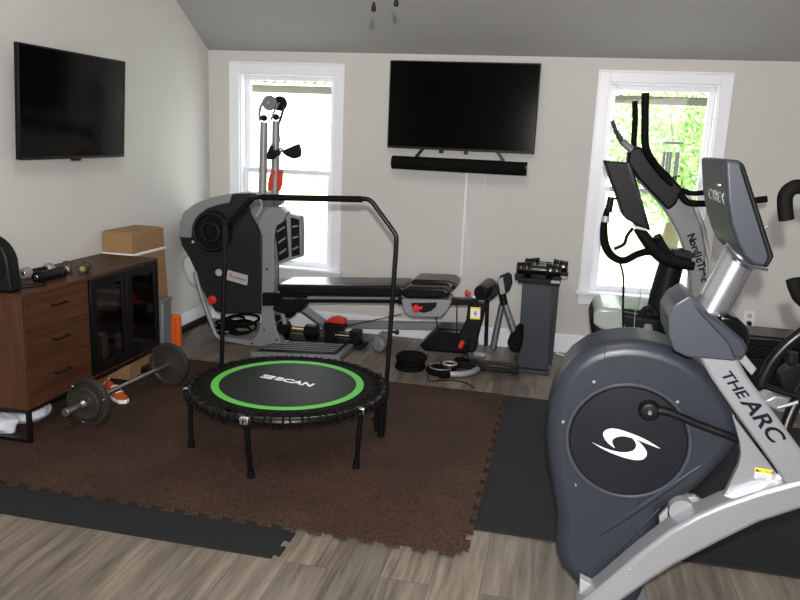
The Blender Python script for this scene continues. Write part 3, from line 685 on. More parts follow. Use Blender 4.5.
# louvred side pack
pk = MB().prism(tr([(272, 226), (277, 219), (283, 214.5), (290, 214), (300, 216.5), (301, 236), (300.5, 257.5), (277, 264.5), (274, 245)], YG-.02), (0, .09, 0)).build('plate_pack', GREYM, gx, bevel=.008)
for (a, b_, c_, d_) in (((274, 224), (286, 219), (288.5, 257), (278, 262)), ((290.5, 217.5), (299, 219.5), (299.5, 255), (291.5, 257))):
    MB().prism(tr([a, b_, c_, d_], YG-.03), (0, .012, 0)).build('dark_panel', DGREY, pk, bevel=.003)
    for k in range(3):
        f0 = .22+.29*k
        L_ = Vector(a).lerp(Vector(d_), f0); R_ = Vector(b_).lerp(Vector(c_), f0-.04)
        l0 = L_.lerp(R_, .2); r0 = L_.lerp(R_, .85)
        MB().tube([at(l0.x, l0.y+.8, y=YG-.035), at(r0.x, r0.y, y=YG-.035)], .007, 8, 0).build('louvre', GREYM, pk)
MB().ball(at(288, 233, y=YG-.035), .008, sub=2).build('bolt', CHROME, pk)
# tower arms
for (ua, va, ub, vb, yy) in ((264, 122, 262.5, 198, YG), (276, 121, 275, 198, YG+.06)):
    MB().tube([at(ub, vb, y=yy), at(ua, va, y=yy)], [.030, .027], 16, 0).build('cable_arm', GREYM, gx, bevel=.004)
    MB().ball(at(ua, va-4, y=yy), .026, (1, 1, .9), sub=2).build('arm_joint', BLACK, gx)
for (u_, v_, m_, dy_) in ((269.5, 103, GREYP, -.02), (280, 103.5, BLACK, .05)):
    pc = at(u_, v_, y=YG+dy_)
    p_ = MB().lathe([(0, 0), (.048, 0), (.052, .008), (.042, .016), (.052, .024), (.048, .032), (0, .032)], pc+Vector((0, .016, 0)), ax, 28).build('pulley', m_, gx)
    MB().lathe([(0, 0), (.012, 0), (.010, .006), (0, .008)], pc-Vector((0, .018, 0)), ax, 12).build('axle', CHROME, p_)
MB().tube(tr([(260, 121), (259.5, 112), (262, 104), (267, 98.5), (272, 96.5)], YG-.02), .009, 8, flat=1.6).build('pulley_bracket', GREYP, gx)
MB().tube(tr([(271, 120), (274, 112), (278, 104)], YG-.01), .008, 8).build('pulley_bracket', GREYP, gx)
MB().tube(tr([(284, 106), (282, 114), (279.5, 122)], YG+.04), .010, 8).build('pulley_bracket', BLACK, gx)
MB().tube(tr([(280, 120), (279, 130), (280, 142)], YG-.03), .004, 6).build('cable', BLACK, gx)
# handles
MB().prism(tr([(268, 149), (271, 144), (274, 151), (279, 148), (279, 155), (273, 159), (267, 160), (266, 156)], YG-.06), (0, .05, 0)).build('hand_grip', BLACK, gx, bevel=.008)
MB().prism(tr([(283, 150), (290, 147), (298, 143.5), (300, 152), (299, 157), (293, 159), (286, 156), (282, 153)], YG-.06), (0, .05, 0)).build('hand_grip', BLACK, gx, bevel=.008)
MB().ball(at(281, 150, y=YG-.06), .018, sub=2).build('clip', CHROME, gx)
for a in ([(269, 176), (272, 169.5), (274, 171), (272, 184), (270.5, 191), (267.5, 191), (267.5, 184)], [(277.5, 172), (279, 170), (282, 170), (281.5, 184), (279, 191.5), (276.5, 190.5)]):
    MB().prism(tr(a, YG-.05), (0, .03, 0)).build('red_grip', RED, gx, bevel=.005)
# joint block under the arms
g = MB()
for u_, v_, r_ in ((262, 199, .034), (270, 203, .036), (279, 201, .032), (266, 208, .03), (275, 209, .03)): g.lathe([(0, -.035), (r_, -.03), (r_, .03), (0, .035)], at(u_, v_, y=YG+.0), ax, 20)
g.build('pivot_block', GREYP, gx)
MB().tube([at(258, 194, y=YG-.04), at(262, 206, y=YG-.05), at(257, 216, y=YG-.05)], .012, 8).build('pivot_lever', LGREY, gx)
MB().prism(tr([(248, 204), (257, 199), (263, 220), (258, 226), (252, 216)], YG-.03), (0, .05, 0)).build('pivot_cover', GREYP, gx, bevel=.006)
# support arm and mechanism
MB().prism(tr([(262, 293), (282, 293), (282, 306), (262, 306)], YG-.08), (0, .07, 0)).build('support_arm', BLACK, gx, bevel=.005)
MB().prism(tr([(279, 291), (305, 289), (310, 297), (304, 305), (299, 312), (290, 315), (277, 313), (271, 309), (278, 304)], YG-.10), (0, .16, 0)).build('tilt_mechanism', BLACK, gx, bevel=.012)
MB().tube(tr([(281, 308), (283, 316), (285, 324)], YG-.05), [.02, .016], 10).build('strut', GREYM, gx)
g = None
for (u_, v_, rr_) in ((271, 309, .035), (277, 317, .030), (290, 312, .04), (284, 327, .05)):
    MB().lathe([(0, -.05), (rr_*.8, -.05), (rr_, -.035), (rr_, .035), (rr_*.8, .05), (0, .05)], at(u_, v_, y=YG+.02), ax, 20).build('roller_wheel', BLACK, gx)
# bench and rail
YB0, YB1 = YG-.12, YG+.13
def pad(name, pts, y0, y1, bev=.02, m_=VINYL): return MB().prism(tr(pts, y0), (0, y1-y0, 0)).build(name, m_, gx, bevel=bev, seg=4)
pad('back_pad', [(276, 284.5), (402, 286), (405, 290), (403, 295.5), (398, 297), (285, 295), (278, 291)], YB0, YB1+.10)
MB().prism(tr([(283, 298), (400, 298.5), (401, 303.5), (283, 302.5)], YB0+.06), (0, .06, 0)).prism(tr([(398, 300), (478, 299), (478, 305.5), (398, 305)], YB0+.05), (0, .08, 0)).build('seat_rail', BMETAL, gx, bevel=.004)
MB().prism(tr([(283, 296), (398, 297.5), (398, 299.5), (283, 299)], YB0+.02), (0, .14, 0)).build('pad_board', GREYP, gx)
pad('seat_pad', [(401, 292), (404, 288), (410, 286.5), (445, 288), (450, 292), (448, 297.5), (440, 299), (408, 298.5), (402, 297)], YB0-.04, YB1+.10, .022)
pad('seat_pad', [(410, 281.5), (414, 279.5), (449, 281), (455, 284.5), (455, 290), (449, 291.5), (412, 287)], YB0+.10, YB1+.14, .016)
sh = MB().prism(tr([(401, 300), (404, 298.5), (448, 300), (451, 303), (447, 311), (441, 317.5), (412, 317), (404, 313)], YB0-.02), (0, .22, 0)).build('seat_carriage', GREYM, gx, bevel=.008)
MB().prism(tr([(411, 303), (437, 302.5), (436, 307), (431, 311), (424, 313), (417, 311), (412, 307)], YB0-.024), (0, .006, 0)).build('recess', DGREY, sh)
kc = at(417, 307.5, y=YB0-.02); MB().lathe([(0, 0), (.012, 0), (.012, .02), (.026, .022), (.026, .04), (.02, .046), (0, .046)], kc, ax, 20).tube([kc+Vector((0, -.035, 0)), kc+Vector((.045, -.035, .008))], .013, 10, 0).build('red_knob', RED, gx)
# far end: knee roller, pivot, silver legs
MB().tube([at(481, 293, y=YG-.14), at(490, 286, y=YG+.10)], [.052, .060], 24, 0).build('foam_roller', VINYL, gx, bevel=.01)
MB().lathe([(0, 0), (.010, 0), (.010, .018), (.022, .02), (.022, .036), (0, .038)], at(471, 293, y=YG-.12), (-1, -.3, 0), 16).build('red_knob', RED, gx)
MB().ball(at(474, 297, y=YG-.16), .010, sub=2).build('bolt', WHITE, gx)
MB().prism(tr([(484, 290), (498, 286), (500, 293), (492, 300), (484, 303)], YG-.06), (0, .12, 0)).build('pivot_housing', BLACK, gx, bevel=.01)
MB().prism(tr([(499, 277), (508, 273.5), (511, 276), (512, 284), (510, 290), (505, 294.5), (501, 290)], YG-.05), (0, .07, 0)).build('end_pivot', DGREY, gx, bevel=.006)
MB().prism(tr([(497, 279), (503, 277), (506, 294), (500, 295)], YG-.07), (0, .05, 0)).build('end_arm', SILV2, gx, bevel=.005)
MB().tube([at(502, 293, y=YG-.03), at(504.5, 305, y=YG-.03)], .026, 16, 0).build('leg_joint', BLACK, gx, bevel=.004)
MB().tube([at(505, 304, y=YG-.03), at(516, 337, y=YG-.03)], [.022, .025], 16, 0).build('silver_leg', SILV2, gx)
MB().tube([at(502, 304, y=YG+.05), at(493, 348, y=YG+.05)], [.022, .024], 16, 0).build('silver_leg', SILV2, gx)
MB().prism(tr([(511, 334), (519, 326), (523, 329), (522, 345), (519, 354), (510, 351), (507, 342)], YG-.06), (0, .12, 0)).build('rubber_boot', RUBBER, gx, bevel=.012)
MB().tube([at(487.5, 300, y=YG+.08), at(486, 345, y=YG+.08)], .014, 10, 0).build('rear_post', BMETAL, gx)
MB().prism(tr([(468, 304), (486, 305), (483, 318), (478, 336), (475, 352), (463, 352), (458, 336), (466, 320)], YG-.12), (0, .10, 0)).build('front_post', DGREY, gx, bevel=.010)
lb = MB().prism(tr([(470.5, 307), (480.5, 307.5), (480, 319.5), (470, 319)], YG-.1235), (0, .003, 0)).build('warning_label', YELLOW, gx)
MB().prism(tr([(471, 309), (480, 309.5), (479.6, 317.8), (470.6, 317.5)], YG-.125), (0, .002, 0)).build('label_face', WHITE, lb)
text('6', .05, at(475.5, 313.3, y=YG-.127), (1, 0, 0), (0, 0, 1), INK, lb)
MB().box((at(455, 350, y=YG-.05).x, YG-.10, .02), (at(520, 350, y=YG-.05).x, YG, .075)).build('floor_bar', BMETAL, gx, bevel=.01)
MB().tube([at(447, 374, z=.03), at(462, 374, z=.03), at(474, 371, z=.03), at(487, 361, z=.03), at(486, 356, z=.03), at(473, 354, z=.04)], .020, 14).build('foot_loop', LGREY, gx)
MB().tube([at(440, 375, z=.03), at(449, 374, z=.03)], .027, 16, 0).build('end_cap', RUBBER, gx, bevel=.005)
kc = at(461, 344.5, y=YG-.16); MB().tube([at(463, 341, y=YG-.16), at(460, 348, y=YG-.16)], .017, 12, 0).build('red_knob', RED, gx, bevel=.005)
MB().tube(tr([(462, 343), (466, 352), (470, 362)], YG-.15), .006, 8).build('cable', BMETAL, gx)
MB().tube(tr([(470, 338), (466, 352), (460, 360)], YG-.15), .006, 8).build('cable', BMETAL, gx)
MB().tube([at(457, 304, y=YG), at(456.5, 350, y=YG)], .004, 6, 0).build('cable', BLACK, gx)
MB().tube([at(436, 316, y=YG), at(439, 335, y=YG)], .004, 6, 0).build('cable', BLACK, gx)
MB().tube(tr([(402, 314), (375, 320), (345, 326)], YG+.02), .004, 6).build('cable', BLACK, gx)
# grey rear rail of the base
MB().tube([at(299, 306, y=5.66), at(327, 326, y=5.66)], .042, 4, 0).build('rear_brace', GREYM, gx, bevel=.004)
MB().prism(tr([(325, 321), (470, 324), (470, 331), (325, 328)], 5.62), (0, .06, 0)).build('rear_rail', GREYM, gx, bevel=.004)
for u_ in (332, 462): MB().box((at(u_, 330, y=5.64).x-.02, 5.62, .0), (at(u_, 330, y=5.64).x+.02, 5.68, at(u_, 329, y=5.64).z)).build('rail_leg', GREYM, gx)
# loose cables under the pack
g = MB(); rr = random.Random(4)
for k in range(9):
    c0 = at(rr.uniform(222, 246), 331, y=YG+.12); R_ = rr.uniform(.07, .12)
    g.torus((c0.x, c0.y, .03+.016*k+.01), (rr.uniform(-.12, .12), rr.uniform(-.2, .1), 1), R_, .010, 36, 8)
tag(g.build('coiled_cable', RUBBER), 'pile of coiled black cable on the floor under the home gym pack', 'cable')
# platform
pl = thing('step_platform', (at(300, 350, z=.0).x, at(300, 350, z=0).y, 0), 'low grey floor platform with dark ribbed top behind the trampoline', 'platform')
a0, a1, a2, a3 = at(262, 350, z=.05), at(338, 353, z=.05), at(353, 341, z=.05), at(276, 338, z=.05)
base = [Vector((p.x, p.y, 0)) for p in (at(250, 352, z=.04), at(340, 356, z=.04), at(354, 344, z=.04), at(276, 340.5, z=.04))]
MB().prism(base, (0, 0, .042)).build('frame', GREYP, pl, bevel=.008)
c_ = sum(base, Vector())/4
top = [c_+(p-c_)*.88+Vector((0, 0, .043)) for p in base]
tb = MB().prism(top, (0, 0, .006)).build('tread', DGREY, pl, bevel=.002)
for k in range(1, 6):
    f_ = k/6; p, q = top[0].lerp(top[3], f_), top[1].lerp(top[2], f_)
    MB().tube([p.lerp(q, .04)+Vector((0, 0, .008)), p.lerp(q, .96)+Vector((0, 0, .008))], .004, 6, 0).build('rib', GREYP, tb)
# dumbbells behind the platform
p = at(300, 343, y=5.30)
dbz = .0
def dumb2(ul, ur, v, y, r, label, hexa, grip, group=None, boxy=False):
    a, b_ = at(ul, v, y=y), at(ur, v, y=y); zc = (a.z+b_.z)/2; L = (b_-a).length; c0 = (a+b_)/2
    t = thing('dumbbell', (c0.x, c0.y, zc-r), label, 'dumbbell', group); d = Vector((1, 0, 0)); hw = L*.30
    MB().lathe([(0, 0), (.015, 0), (.017, L*.5), (.015, L), (0, L)], Vector((c0.x-L/2, y, zc)), d, 16).build('handle', grip, t)
    for s in (-1, 1):
        e = Vector((c0.x+s*L/2, y, zc))
        if boxy: MB().box((e.x-(hw if s > 0 else 0), y-r, zc-r), (e.x+(0 if s > 0 else hw), y+r, zc+r)).build('weight_head', BLACK, t, bevel=.006)
        else: MB().lathe([(0, 0), (r*.85, 0), (r, .01), (r, hw-.01), (r*.85, hw), (0, hw)], e, -d*s, 24).build('weight_head', BLACK, t)
    return t, c0, zc
sh = thing('weight_shelf', (at(320, 345, y=5.38).x, 5.38, 0), 'low black rack on the floor holding dumbbells behind the grey platform', 'rack')
xl, xr = at(278, 340, y=5.38).x, at(366, 340, y=5.38).x; zr = at(290, 336.5, y=5.38).z
MB().box((xl, 5.30, zr-.02), (xr, 5.47, zr)).build('shelf_board', DGREY, sh, bevel=.004)
for x in (xl+.02, xr-.04): MB().box((x, 5.31, 0), (x+.02, 5.46, zr-.02)).build('leg', DGREY, sh)
zz = zr
a = at(285, 329, y=5.38); r_ = .055
def dumb3(ul, ur, y, r, label, grip, boxy):
    v = 330
    for _ in range(20):
        z = at((ul+ur)/2, v, y=y).z
        v += (z-(zr+r))*140
    return dumb2(ul, ur, v, y, r, label, False, grip, None, boxy)
dumb3(277, 318, 5.38, .058, 'round headed black dumbbell with brass handle on the rack below the bench', BRASS, False)
t_, c0, zc = dumb3(326.5, 361, 5.38, .052, 'square headed black dumbbell with chrome handle below the bench', CHROME, True)
rp = at(336, 318, y=5.36)
rt = thing('red_pad', (rp.x, 5.36, zc+.05), 'small red topped weight resting on the square dumbbell below the bench', 'weight')
MB().box((rp.x-.085, 5.31, zc+.05), (rp.x+.075, 5.42, zc+.105)).build('block', BLACK, rt, bevel=.006)
MB().prism([(rp.x-.07, 5.32, zc+.105), (rp.x+.08, 5.32, zc+.105), (rp.x+.075, 5.32, zc+.135), (rp.x+.0, 5.32, zc+.15), (rp.x-.05, 5.32, zc+.135)], (0, .09, 0)).build('red_top', RED, rt, bevel=.006)
# grey hex dumbbell standing on the floor
p = at(377, 352, z=0); hx = thing('hex_dumbbell', (p.x, p.y, 0), 'grey hexagonal dumbbell lying on the wood floor right of the platform', 'dumbbell')
zc = .055
for yy, nm in ((p.y, 'weight_head'), (p.y+.16, 'weight_head')):
    MB().lathe([(0, 0), (.048, 0), (.062, .012), (.062, .06), (.048, .075), (0, .075)], (p.x, yy, .0545), (.25, 1, 0), 6).build(nm, GREYP, hx, bevel=.004)
MB().cyl((p.x-.10, p.y+.11, .058), (p.x+.04, p.y+.11, .058), .0).build('handle', CHROME, hx) if False else MB().cyl((p.x+.01, p.y+.05, .055), (p.x+.04, p.y+.17, .055), .016).build('handle', CHROME, hx)

# stacked weight plates
p = at(407, 372.5, z=0); zc = 0
for i, (R_, h_, lb) in enumerate(((.108, .036, 'bottommost black weight plate of the stack right of the trampoline bar'), (.102, .032, 'middle black weight plate of the stack right of the trampoline bar'), (.112, .034, 'topmost black weight plate of the stack right of the trampoline bar'))):
    c0 = Vector((p.x+.004*i, p.y+.10, zc))
    t = thing('weight_plate', c0, lb, 'weight plate', 'stacked weight plates')
    MB().lathe([(.02, 0), (R_*.9, 0), (R_, h_*.25), (R_, h_*.75), (R_*.92, h_), (R_*.8, h_), (R_*.74, h_*.8), (R_*.4, h_*.8), (R_*.34, h_), (.02, h_)], c0, (0, 0, 1), 48).build('disc', RUBBER, t)
    MB().torus(c0+Vector((0, 0, h_*.5)), (0, 0, 1), .021, .005, 24, 6).build('hub_ring', GREYM, t)
    zc += h_+.001
# round black disc with grey ring
p = at(441, 370, z=.02); c0 = Vector((p.x, p.y, 0))
t = thing('twist_disc', c0, 'flat round black disc with grey ring on the floor below the seat', 'exercise disc')
MB().lathe([(0, 0), (.095, 0), (.105, .012), (.105, .028), (.095, .04), (.07, .046), (0, .046)], c0, (0, 0, 1), 48).build('disc', RUBBER, t)
MB().torus(c0+Vector((0, 0, .045)), (0, 0, 1), .08, .005, 48, 8).build('outer_ring', GREYM, t)
c1 = c0+Vector((.055, .03, .046)); t2 = thing('weight_plate', c1, 'small grey ringed plate resting on the round black disc', 'weight plate')
MB().lathe([(.02, 0), (.07, 0), (.075, .006), (.07, .018), (.03, .018), (.02, .014)], c1, (0, 0, 1), 40).build('disc', BLACK, t2)
MB().torus(c1+Vector((0, 0, .016)), (0, 0, 1), .045, .011, 40, 8).build('grey_ring', LGREY, t2)
# black pad
q = MB().prism([at(u_, v_, y=5.16) for u_, v_ in ((418.5, 345.5), (433, 331.5), (440, 328.5), (462, 330.5), (474, 338), (476, 352), (462, 354), (424, 351.5))], (0, .22, 0))
pdm = q.build('cushion', VINYL, bevel=.02, seg=4)
tag(pdm, 'black padded cushion lying on the floor under the gym seat', 'cushion')
WLp = WL[pdm]
# thin cords on the floor
MB_ = MB().tube([at(428, 376, z=.005), at(430, 381, z=.005), at(450, 380, z=.005), at(466, 383, z=.005), at(474, 388, z=.014+.006)], .004, 6)
tag(MB_.build('trailing_wire', BLACK), 'thin black cord trailing on the floor at the edge of the brown mat', 'cord')
MB_ = MB().tube([at(556, 353, y=5.7), at(562, 355, y=5.72), at(574, 358, y=5.68), at(600, 362, y=5.66)], .008, 8)
tag(MB_.build('extension_cord', CORD), 'white cord lying along the baseboard behind the dumbbell stand', 'cord')

# ------------------------------------------------------------------ dumbbell stand
x0, x1, ys, yE = -.249, -.042, 5.20, 5.50
ds = thing('dumbbell_stand', (-.15, 5.35, 0), 'dark slate pedestal stand holding two adjustable dumbbells near the right window', 'stand')
zt_ = at(535, 284, y=ys).z
MB().prism([(x0+.01, ys, .03), (x1+.02, ys, .03), (x1, ys+.01, zt_), (x0, ys+.01, zt_)], (0, .015, 0)).build('front_panel', STANDG, ds, bevel=.003)
MB().box((x0+.03, yE-.02, .03), (x1+.046, yE, zt_)).build('rear_panel', STANDG, ds, bevel=.003)
MB().box((x1+.002, ys+.022, .03), (x1+.017, yE-.02, zt_-.01)).build('side_panel', STANDG, ds, bevel=.002)
MB().box((x0-.03, ys-.04, 0), (x1+.03, ys+.05, .03)).box((x0-.0, ys+.05, 0), (x1+.015, yE-.05, .02)).box((x0-.03, yE-.05, 0), (x1+.04, yE+.04, .03)).build('base', STANDG, ds, bevel=.004)
MB().box((x0-.03, ys-.02, zt_), (x1+.05, yE+.02, zt_+.018)).build('top_plate', BLACK, ds, bevel=.004)
for k, (y, lb, xx) in enumerate(((ys+.04, 'black adjustable dumbbell on the front of the slate stand', 0), (yE-.05, 'black adjustable dumbbell at the back of the slate stand top', .045))):
    z0 = zt_+.018; c0 = Vector(((x0+x1)/2+.0+xx, y, z0+.022+.054))
    tray = MB().box((c0.x-.155, y-.06, z0), (c0.x+.155, y+.06, z0+.022)).box((c0.x-.16, y-.062, z0+.022), (c0.x-.10, y-.056, z0+.05)).box((c0.x+.10, y-.062, z0+.022), (c0.x+.16, y-.056, z0+.05)).build('cradle', BLACK, ds, bevel=.003)
    MB().box((c0.x+.09, y-.0635, z0+.002), (c0.x+.15, y-.0605, z0+.02)).build('sticker', LABELG, tray)
    t = thing('adjustable_dumbbell', (c0.x, y, z0+.022), lb, 'dumbbell')
    MB().cyl((c0.x-.07, y, c0.z), (c0.x+.07, y, c0.z), .030).build('handle', GLOSSB, t)
    for s in (-1, 1):
        for j, R_ in enumerate((.054, .052, .048, .046, .044)):
            a = c0.x+s*(.060+j*.0205)
            MB().lathe([(0, -.010), (R_-.003, -.010), (R_, -.007), (R_, .007), (R_-.003, .010), (0, .010)], (a, y, c0.z), (1, 0, 0), 28).build('weight_plate', GLOSSB if j % 2 else BLACK, t)
    MB().box((c0.x-.05, y-.022, c0.z+.014), (c0.x+.05, y+.02, c0.z+.024)).build('name_plate', LABELG if k else BLACK, t, bevel=.003)

# ------------------------------------------------------------------ elliptical by the right window
YN = 4.55
nt_ = thing('elliptical_trainer', (.55, 4.8, 0), 'black and grey elliptical trainer with tall grips in front of the right window', 'elliptical trainer')
MB().prism(tr([(590, 322), (593, 313), (601, 309), (617, 311), (690, 325), (700, 350), (698, 400), (604, 400), (593, 345)], YN), (0, .42, 0)).build('base_housing', BLACK, nt_, bevel=.03, seg=4)
MB().prism(tr([(592, 324), (594, 312), (600, 307.5), (622, 309), (628, 334), (600, 330)], YN-.006), (0, .44, 0)).build('housing_cover', mat('pearl_grey', (.36, .40, .38), .25, spec=.7), nt_, bevel=.028, seg=4)
MB().prism(tr([(600, 331), (624, 334), (680, 343), (680, 346), (622, 338), (600, 334)], YN-.008), (0, .01, 0)).build('trim_strip', LGREY, nt_)
MB().prism([at(u_, v_, y=YN) + Vector((0, .06, .012)) for u_, v_ in ((619, 312), (672, 318), (676, 324), (622, 318))], (0, .30, 0)).build('top_tray', BLACK, nt_, bevel=.006)
MB().box((at(600, 400, y=YN).x, YN-.02, 0), (at(690, 400, y=YN).x, YN+.05, .06)).box((at(600, 400, y=YN).x, YN+.38, 0), (at(690, 400, y=YN).x, YN+.45, .06)).build('floor_foot', BLACK, nt_, bevel=.01)
# column
MB().tube([at(673, 258, y=YN+.14), at(664, 292, y=YN+.14), at(660, 318, y=YN+.14)], [.070, .078, .088], 20).build('mast', DGREY, nt_)
MB().tube([at(641, 328, y=YN+.10), at(655, 324, y=YN+.10), at(680, 348, y=YN+.10)], [.045, .075, .09], 14).build('mast_base', BLACK, nt_)
MB().tube(tr([(640, 326), (641, 316), (645, 309), (651, 308), (655, 312)], YN+.02), .016, 10).build('bottle_holder', BLACK, nt_)
MB().lathe([(0, 0), (.05, 0), (.045, .04), (0, .045)], at(647, 329, y=YN+.04), (0, 0, 1), 20).build('pivot_cap', GREYP, nt_)
# arched silver beam
outer = [(655, 169), (668, 176), (680, 188), (692, 203), (700, 222), (705, 245), (707, 275), (707, 320)]
inner = [(692, 320), (690, 275), (685, 252), (678, 234), (670, 219), (662, 207), (650, 193), (637, 181)]
MB().prism(tr(outer+inner, YN-.04), (0, .12, 0)).build('arched_beam', GREYP, nt_, bevel=.012, seg=3)
MB().prism(tr([(629, 149), (640, 146), (650, 156), (668, 172), (684, 190), (676, 205), (668, 211), (652, 194), (637, 178), (627, 163)], YN-.05), (0, .14, 0)).build('beam_cover', DGREY, nt_, bevel=.016, seg=3)
MB().prism(tr([(686, 190), (697, 205), (706, 228), (712, 262), (714, 300), (710, 300), (708, 262), (702, 230), (693, 206), (683, 194)], YN-.03), (0, .10, 0)).build('beam_edge', GREYM, nt_, bevel=.003)
# lettering follows the arch, letter by letter
s_ = 'NordicTrac'; P_ = catmull([at(u_, v_, y=YN-.042) for u_, v_ in ((690.5, 235), (695, 247), (699.5, 260), (703, 272), (705, 283))], 10)
path = [P_[0], P_[5], P_[9], P_[12], P_[16], P_[18], P_[22], P_[26], P_[30], P_[34], P_[39]]
for i, ch_ in enumerate(s_):
    d_ = path[i+1]-path[i]; text(ch_, .056, (path[i]+path[i+1])/2, d_, Vector((0, -1, 0)).cross(d_), INK, nt_, 'letter', sx=1.0, bold=.0028)
# tall grips
MB().tube([at(645.5, 93, y=YN-.1), at(645, 120, y=YN-.1), at(646, 148, y=YN-.1), at(656, 166, y=YN-.06), at(672, 186, y=YN-.03)], .021, 14).build('tall_grip', RUBBER, nt_)
MB().tube([at(635, 101, y=YN+.18), at(635, 125, y=YN+.18), at(634, 146, y=YN+.16), at(640, 158, y=YN+.1)], .017, 14).build('tall_grip', RUBBER, nt_)
# fixed hand rails
MB().tube([at(611, 199, y=YN-.22), at(607, 212, y=YN-.22), at(604, 226, y=YN-.22), at(605, 244, y=YN-.22), at(612, 256, y=YN-.21), at(624, 260.5, y=YN-.18), at(638, 254, y=YN-.12), at(652, 252, y=YN-.08), at(668, 262, y=YN-.04), at(694, 266, y=YN-.03)], [.016, .017, .02, .024, .022, .02, .02, .022, .026, .028], 12).build('hand_rail', RUBBER, nt_)
MB().tube([at(611, 197, y=YN-.22), at(608.5, 212, y=YN-.22)], .019, 12, 0).build('sensor_grip', GLOSSB, nt_)
MB().tube([at(606, 216, y=YN-.22), at(605, 222, y=YN-.22)], .022, 12, 0).build('grip_band', LGREY, nt_)
MB().tube(tr([(611, 199), (619, 198), (625, 194)], YN-.15), .006, 8).build('holder_arm', BLACK, nt_)
MB().tube(tr([(614, 249), (624, 244), (627, 236), (633, 228)], YN-.08), .010, 8).build('cable', BLACK, nt_)
MB().tube([at(638, 228, y=YN-.1), at(650, 244, y=YN-.08), at(665, 258, y=YN-.05), at(690, 264, y=YN-.03)], [.028, .036, .04, .03], 14).build('console_arm', DGREY, nt_)
MB().tube([at(657, 236, y=YN-.1), at(662, 246, y=YN-.08), at(671, 257, y=YN-.06)], [.024, .026, .02], 12).build('bottle_cup', DGREY, nt_)
MB().prism(tr([(671, 249), (690, 251), (696, 256), (690, 260), (674, 256)], YN-.06), (0, .12, 0)).build('accessory_tray', BLACK, nt_, bevel=.006)
# console
cs = MB().prism(tr([(604.5, 161), (626, 162.5), (632, 165), (650.5, 229), (647, 230), (627, 220), (623, 216), (617, 196), (610, 178)], YN-.24), (0, .30, 0)).build('console', DGREY, nt_, bevel=.008)
MB().prism(tr([(626.5, 163), (629, 163), (650.5, 229.5), (648, 230.5)], YN-.243), (0, .31, 0)).build('screen_edge', GLOSSB, cs)
MB().prism(tr([(636, 226), (647, 229), (647, 231), (636, 228.5)], YN-.245), (0, .25, 0)).build('lower_trim', LGREY, cs)
# tablet holder at the top
MB().prism(tr([(612, 121), (614.5, 120), (618, 130), (624, 139), (621, 143), (616, 133)], YN-.12), (0, .20, 0)).build('fan_cover', BLACK, nt_, bevel=.004)
MB().tube(tr([(622, 141), (627, 146), (632, 150)], YN-.05), .020, 12).build('fan_joint', GREYP, nt_)
# side grips passing behind the big console
MB().tube([at(682, 190, y=YN-.1), at(690, 193, y=YN-.1), at(700, 193, y=YN-.1), at(716, 191, y=YN-.1)], .014, 12).build('side_grip', RUBBER, nt_)
MB().tube([at(680, 193, y=YN-.12), at(686, 201, y=YN-.12), at(696, 203.5, y=YN-.12), at(730, 203, y=YN-.12), at(767, 199, y=YN-.12)], .018, 12).build('side_grip', RUBBER, nt_)
MB().tube([at(728, 203, y=YN-.12), at(735, 218, y=YN-.11), at(748, 231, y=YN-.1), at(760, 231, y=YN-.1), at(768, 226, y=YN-.1)], .010, 10).build('side_lever', LGREY, nt_)
# hanging cord
MB().tube([at(616, 257, y=YN-.21), at(621, 266, y=YN-.18), at(623.5, 280, y=YN-.12), at(623, 310, y=YN-.06), at(623.5, 345, y=YN-.04)], .006, 8).build('hanging_cord', BLACK, nt_)
MB().tube([at(640, 285, y=YN-.08), at(640, 300, y=YN-.08), at(635, 314, y=YN-.06), at(634, 345, y=YN-.04)], .0025, 6).build('thin_wire', LGREY, nt_)

# black bench at right by the wall
bn = thing('flat_bench', (1.7, 5.4, 0), 'low black bench against the back wall below the outlet', 'bench')
MB().box((1.12, 5.26, .32), (2.7, 5.58, .40)).build('pad', VINYL, bn, bevel=.02, seg=3)
MB().box((1.16, 5.30, .24), (2.66, 5.54, .32)).build('frame_rail', BMETAL, bn, bevel=.006)
for x in (1.2, 2.55): MB().box((x, 5.30, 0), (x+.06, 5.54, .24)).build('leg', BMETAL, bn, bevel=.004)
MB().box((1.22, 5.33, .03), (2.60, 5.50, .23)).build('lower_panel', DGREY, bn, bevel=.01)

# ------------------------------------------------------------------ big arc elliptical in the right foreground
YA = 2.36
ar = thing('arc_trainer', (.6, 2.55, 0), 'large navy and silver arc elliptical trainer with round drive housing in right foreground', 'elliptical trainer')
Y0 = YA+.07
shroud = [(602, 606), (578, 589), (562, 572), (556, 556), (555.5, 540), (557, 520), (553, 495), (548.5, 470), (545.5, 440), (547, 415), (552, 395), (560, 376), (572, 361), (588, 350), (606, 344), (625, 341.5), (645, 342.5), (665, 347), (685, 355), (703, 367), (720, 384), (734, 404), (742, 425), (741, 444), (732, 458), (716, 474), (700, 490), (680, 503), (662, 512), (657, 530), (655, 560), (648, 585), (636, 612)]
MB().prism(tr(shroud, Y0), (0, .24, 0)).build('drive_housing', NAVY, ar, bevel=.045, seg=6, limit=.9)
ax = Vector((0, -1, 0))
dc = at(627.5, 441, y=Y0); MB().lathe([(0, -.01), (.187, -.01), (.187, .004), (.183, .009), (.10, .013), (0, .014)], dc, ax, 96).build('drive_disc', NAVYD, ar)
MB().torus(dc+ax*.003, ax, .195, .007, 96, 10).build('disc_rim', NAVYG, ar)
